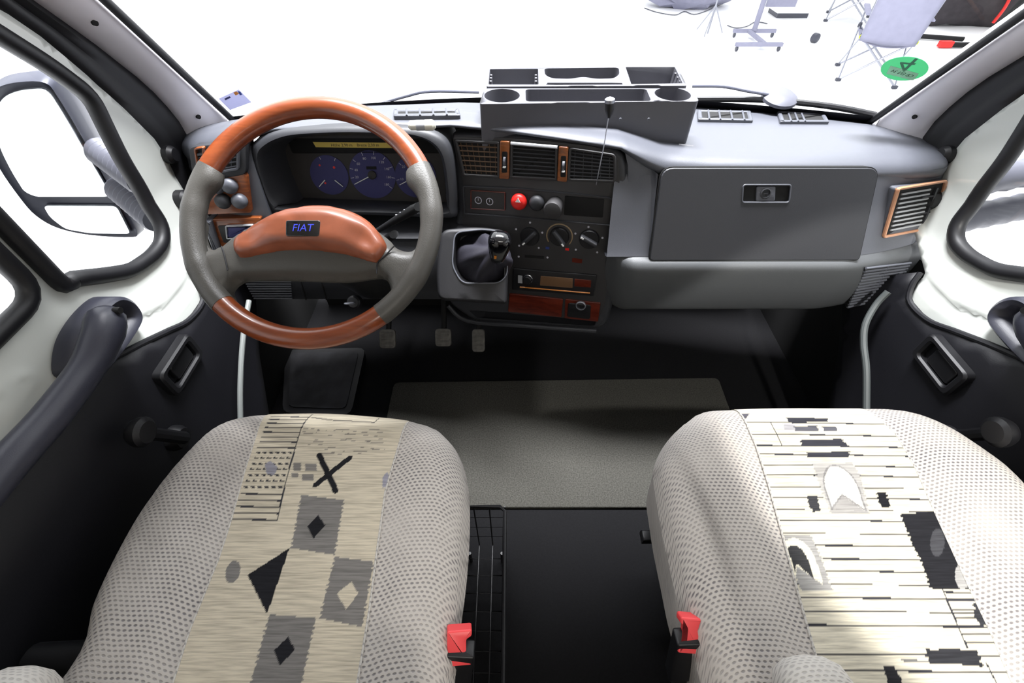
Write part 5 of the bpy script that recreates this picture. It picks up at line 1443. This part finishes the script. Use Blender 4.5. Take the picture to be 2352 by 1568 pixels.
# thin tripod stand
c = gz(1625, 77); sd = thing('light_stand', c, 'thin pale pole stand left of the trolley stand', 'stand')
mb = MB(); mb.tube([c, c + A(.10, .1, 1.9)], .013, 8); mb.build('pole', M_['steel'], sd)
for a in (0, 2.1, 4.2):
    mb = MB(); mb.tube([c + A(.02, .02, .35), c + A(.22 * math.cos(a), .22 * math.sin(a), .01)], .008, 6); mb.build('leg', M_['steel'], sd)
mb = MB(); mb.box(c + A(.06, .0, .72), (.10, .05, .05), None, .01); mb.build('clamp', M_['housing'], sd)
# crumpled bag and cables at the hall wall
random.seed(9)
c = gz(1580, 14); mb = MB(); rings = []
for i, t in enumerate(np.linspace(0, 1, 9)):
    r = .42 * math.sin(PI * (.15 + .8 * t)) ** .7
    rings.append([c + A(r * (1 + .25 * math.sin(5 * a + i * 1.7) + random.uniform(-.08, .08)) * math.cos(a) * 1.5, r * math.sin(a), .42 * t + random.uniform(-.02, .02)) for a in np.linspace(0, 2 * PI, 22, endpoint=False)])
mb.loft(rings, True, True, True); tag(mb.build('crumpled_bag', M_['canvas'], None, 0), 'crumpled grey bag heaped on the hall floor beside the thin pole stand', 'bag')
mb = MB(); L = [gz(x, y) + A(0, 0, .01) for x, y in ((1480, 20), (1510, 30), (1550, 36), (1572, 28), (1600, 34), (1660, 10))]; mb.tube(spline([tuple(q) for q in L], False, 6), .007, 6); tag(mb.build('cable', M_['gaiter_grey'], None), 'thin cable lying in loops in front of the crumpled bag', 'cable')
mb = MB(); L = [gz(x, y) + A(0, 0, .01) for x, y in ((1670, 60), (1690, 66), (1715, 62), (1735, 52), (1762, 56))]; mb.tube(spline([tuple(q) for q in L], False, 6), .007, 6); tag(mb.build('cable', M_['gaiter_grey'], None), 'thin cable trailing across the floor behind the trolley stand', 'cable')
c = gz(1868, 98); mb = MB(); mb.lathe(Frame(c + A(0, 0, .06), nrm((1, .4, 0)), (0, 0, 1)), [(.03, -.05), (.06, -.03), (.06, .03), (.03, .05)], 18); tag(mb.build('cable_reel', M_['housing'], None), 'small dark reel lying on the floor between trolley stand and camping chair', 'reel')
# black bag with red piping
c = gz(2240, 72); c = c + A(.15, .35, 0); bgx = thing('sports_bag', c, 'black bag with red piping behind the red-footed stand', 'bag')
mb = MB(); rings = []
for x, k in ((-.75, .3), (-.68, .75), (-.45, .95), (-.1, .8), (.2, 1), (.5, .95), (.68, .7), (.75, .3)):
    rings.append([c + A(x, .30 * k * math.cos(t), .27 * k + .27 * k * math.sin(t) * (1 + .12 * math.sin(3 * t + x * 7)) + .28 * (.5 - x) * k * (.5 + .5 * math.sin(t))) for t in np.linspace(0, 2 * PI, 20, endpoint=False)])
mb.loft(rings, True, True, True); mb.build('bag_body', M_['bagfab'], bgx, 60)
mb = MB(); mb.tube(spline([tuple(c + A(x, y, z)) for x, y, z in ((-.55, -.27, .75), (-.3, -.30, .58), (.0, -.28, .47), (.3, -.30, .46), (.55, -.28, .42))], False, 5), .018, 8); mb.build('piping', M_['red'], bgx)
mb = MB(); mb.tube(spline([tuple(c + A(.08, y, z)) for y, z in ((-.28, .50), (-.33, .30), (-.30, .10))], False, 5), .022, 8); mb.build('piping', M_['red'], bgx)
c = gz(2235, 110); rs = thing('display_stand', c, 'black tube stand with a red foot cap by the passenger-side pillar', 'stand')
mb = MB(); mb.box(c + A(.05, 0, .04), (.95, .06, .05), None, .01); mb.build('foot_bar', M_['matt'], rs)
mb = MB(); mb.box(c + A(-.42, 0, .05), (.17, .075, .075), None, .012); mb.build('foot_cap', M_['red'], rs)
mb = MB(); mb.tube([c + A(.08, 0, .06), c + A(.55, .1, 1.25)], .03, 10); mb.build('upright', M_['matt'], rs)
mb = MB(); mb.tube([c + A(-.85, .5, .04), c + A(.0, .25, .04)], .03, 8); mb.build('rear_foot_bar', M_['matt'], rs)
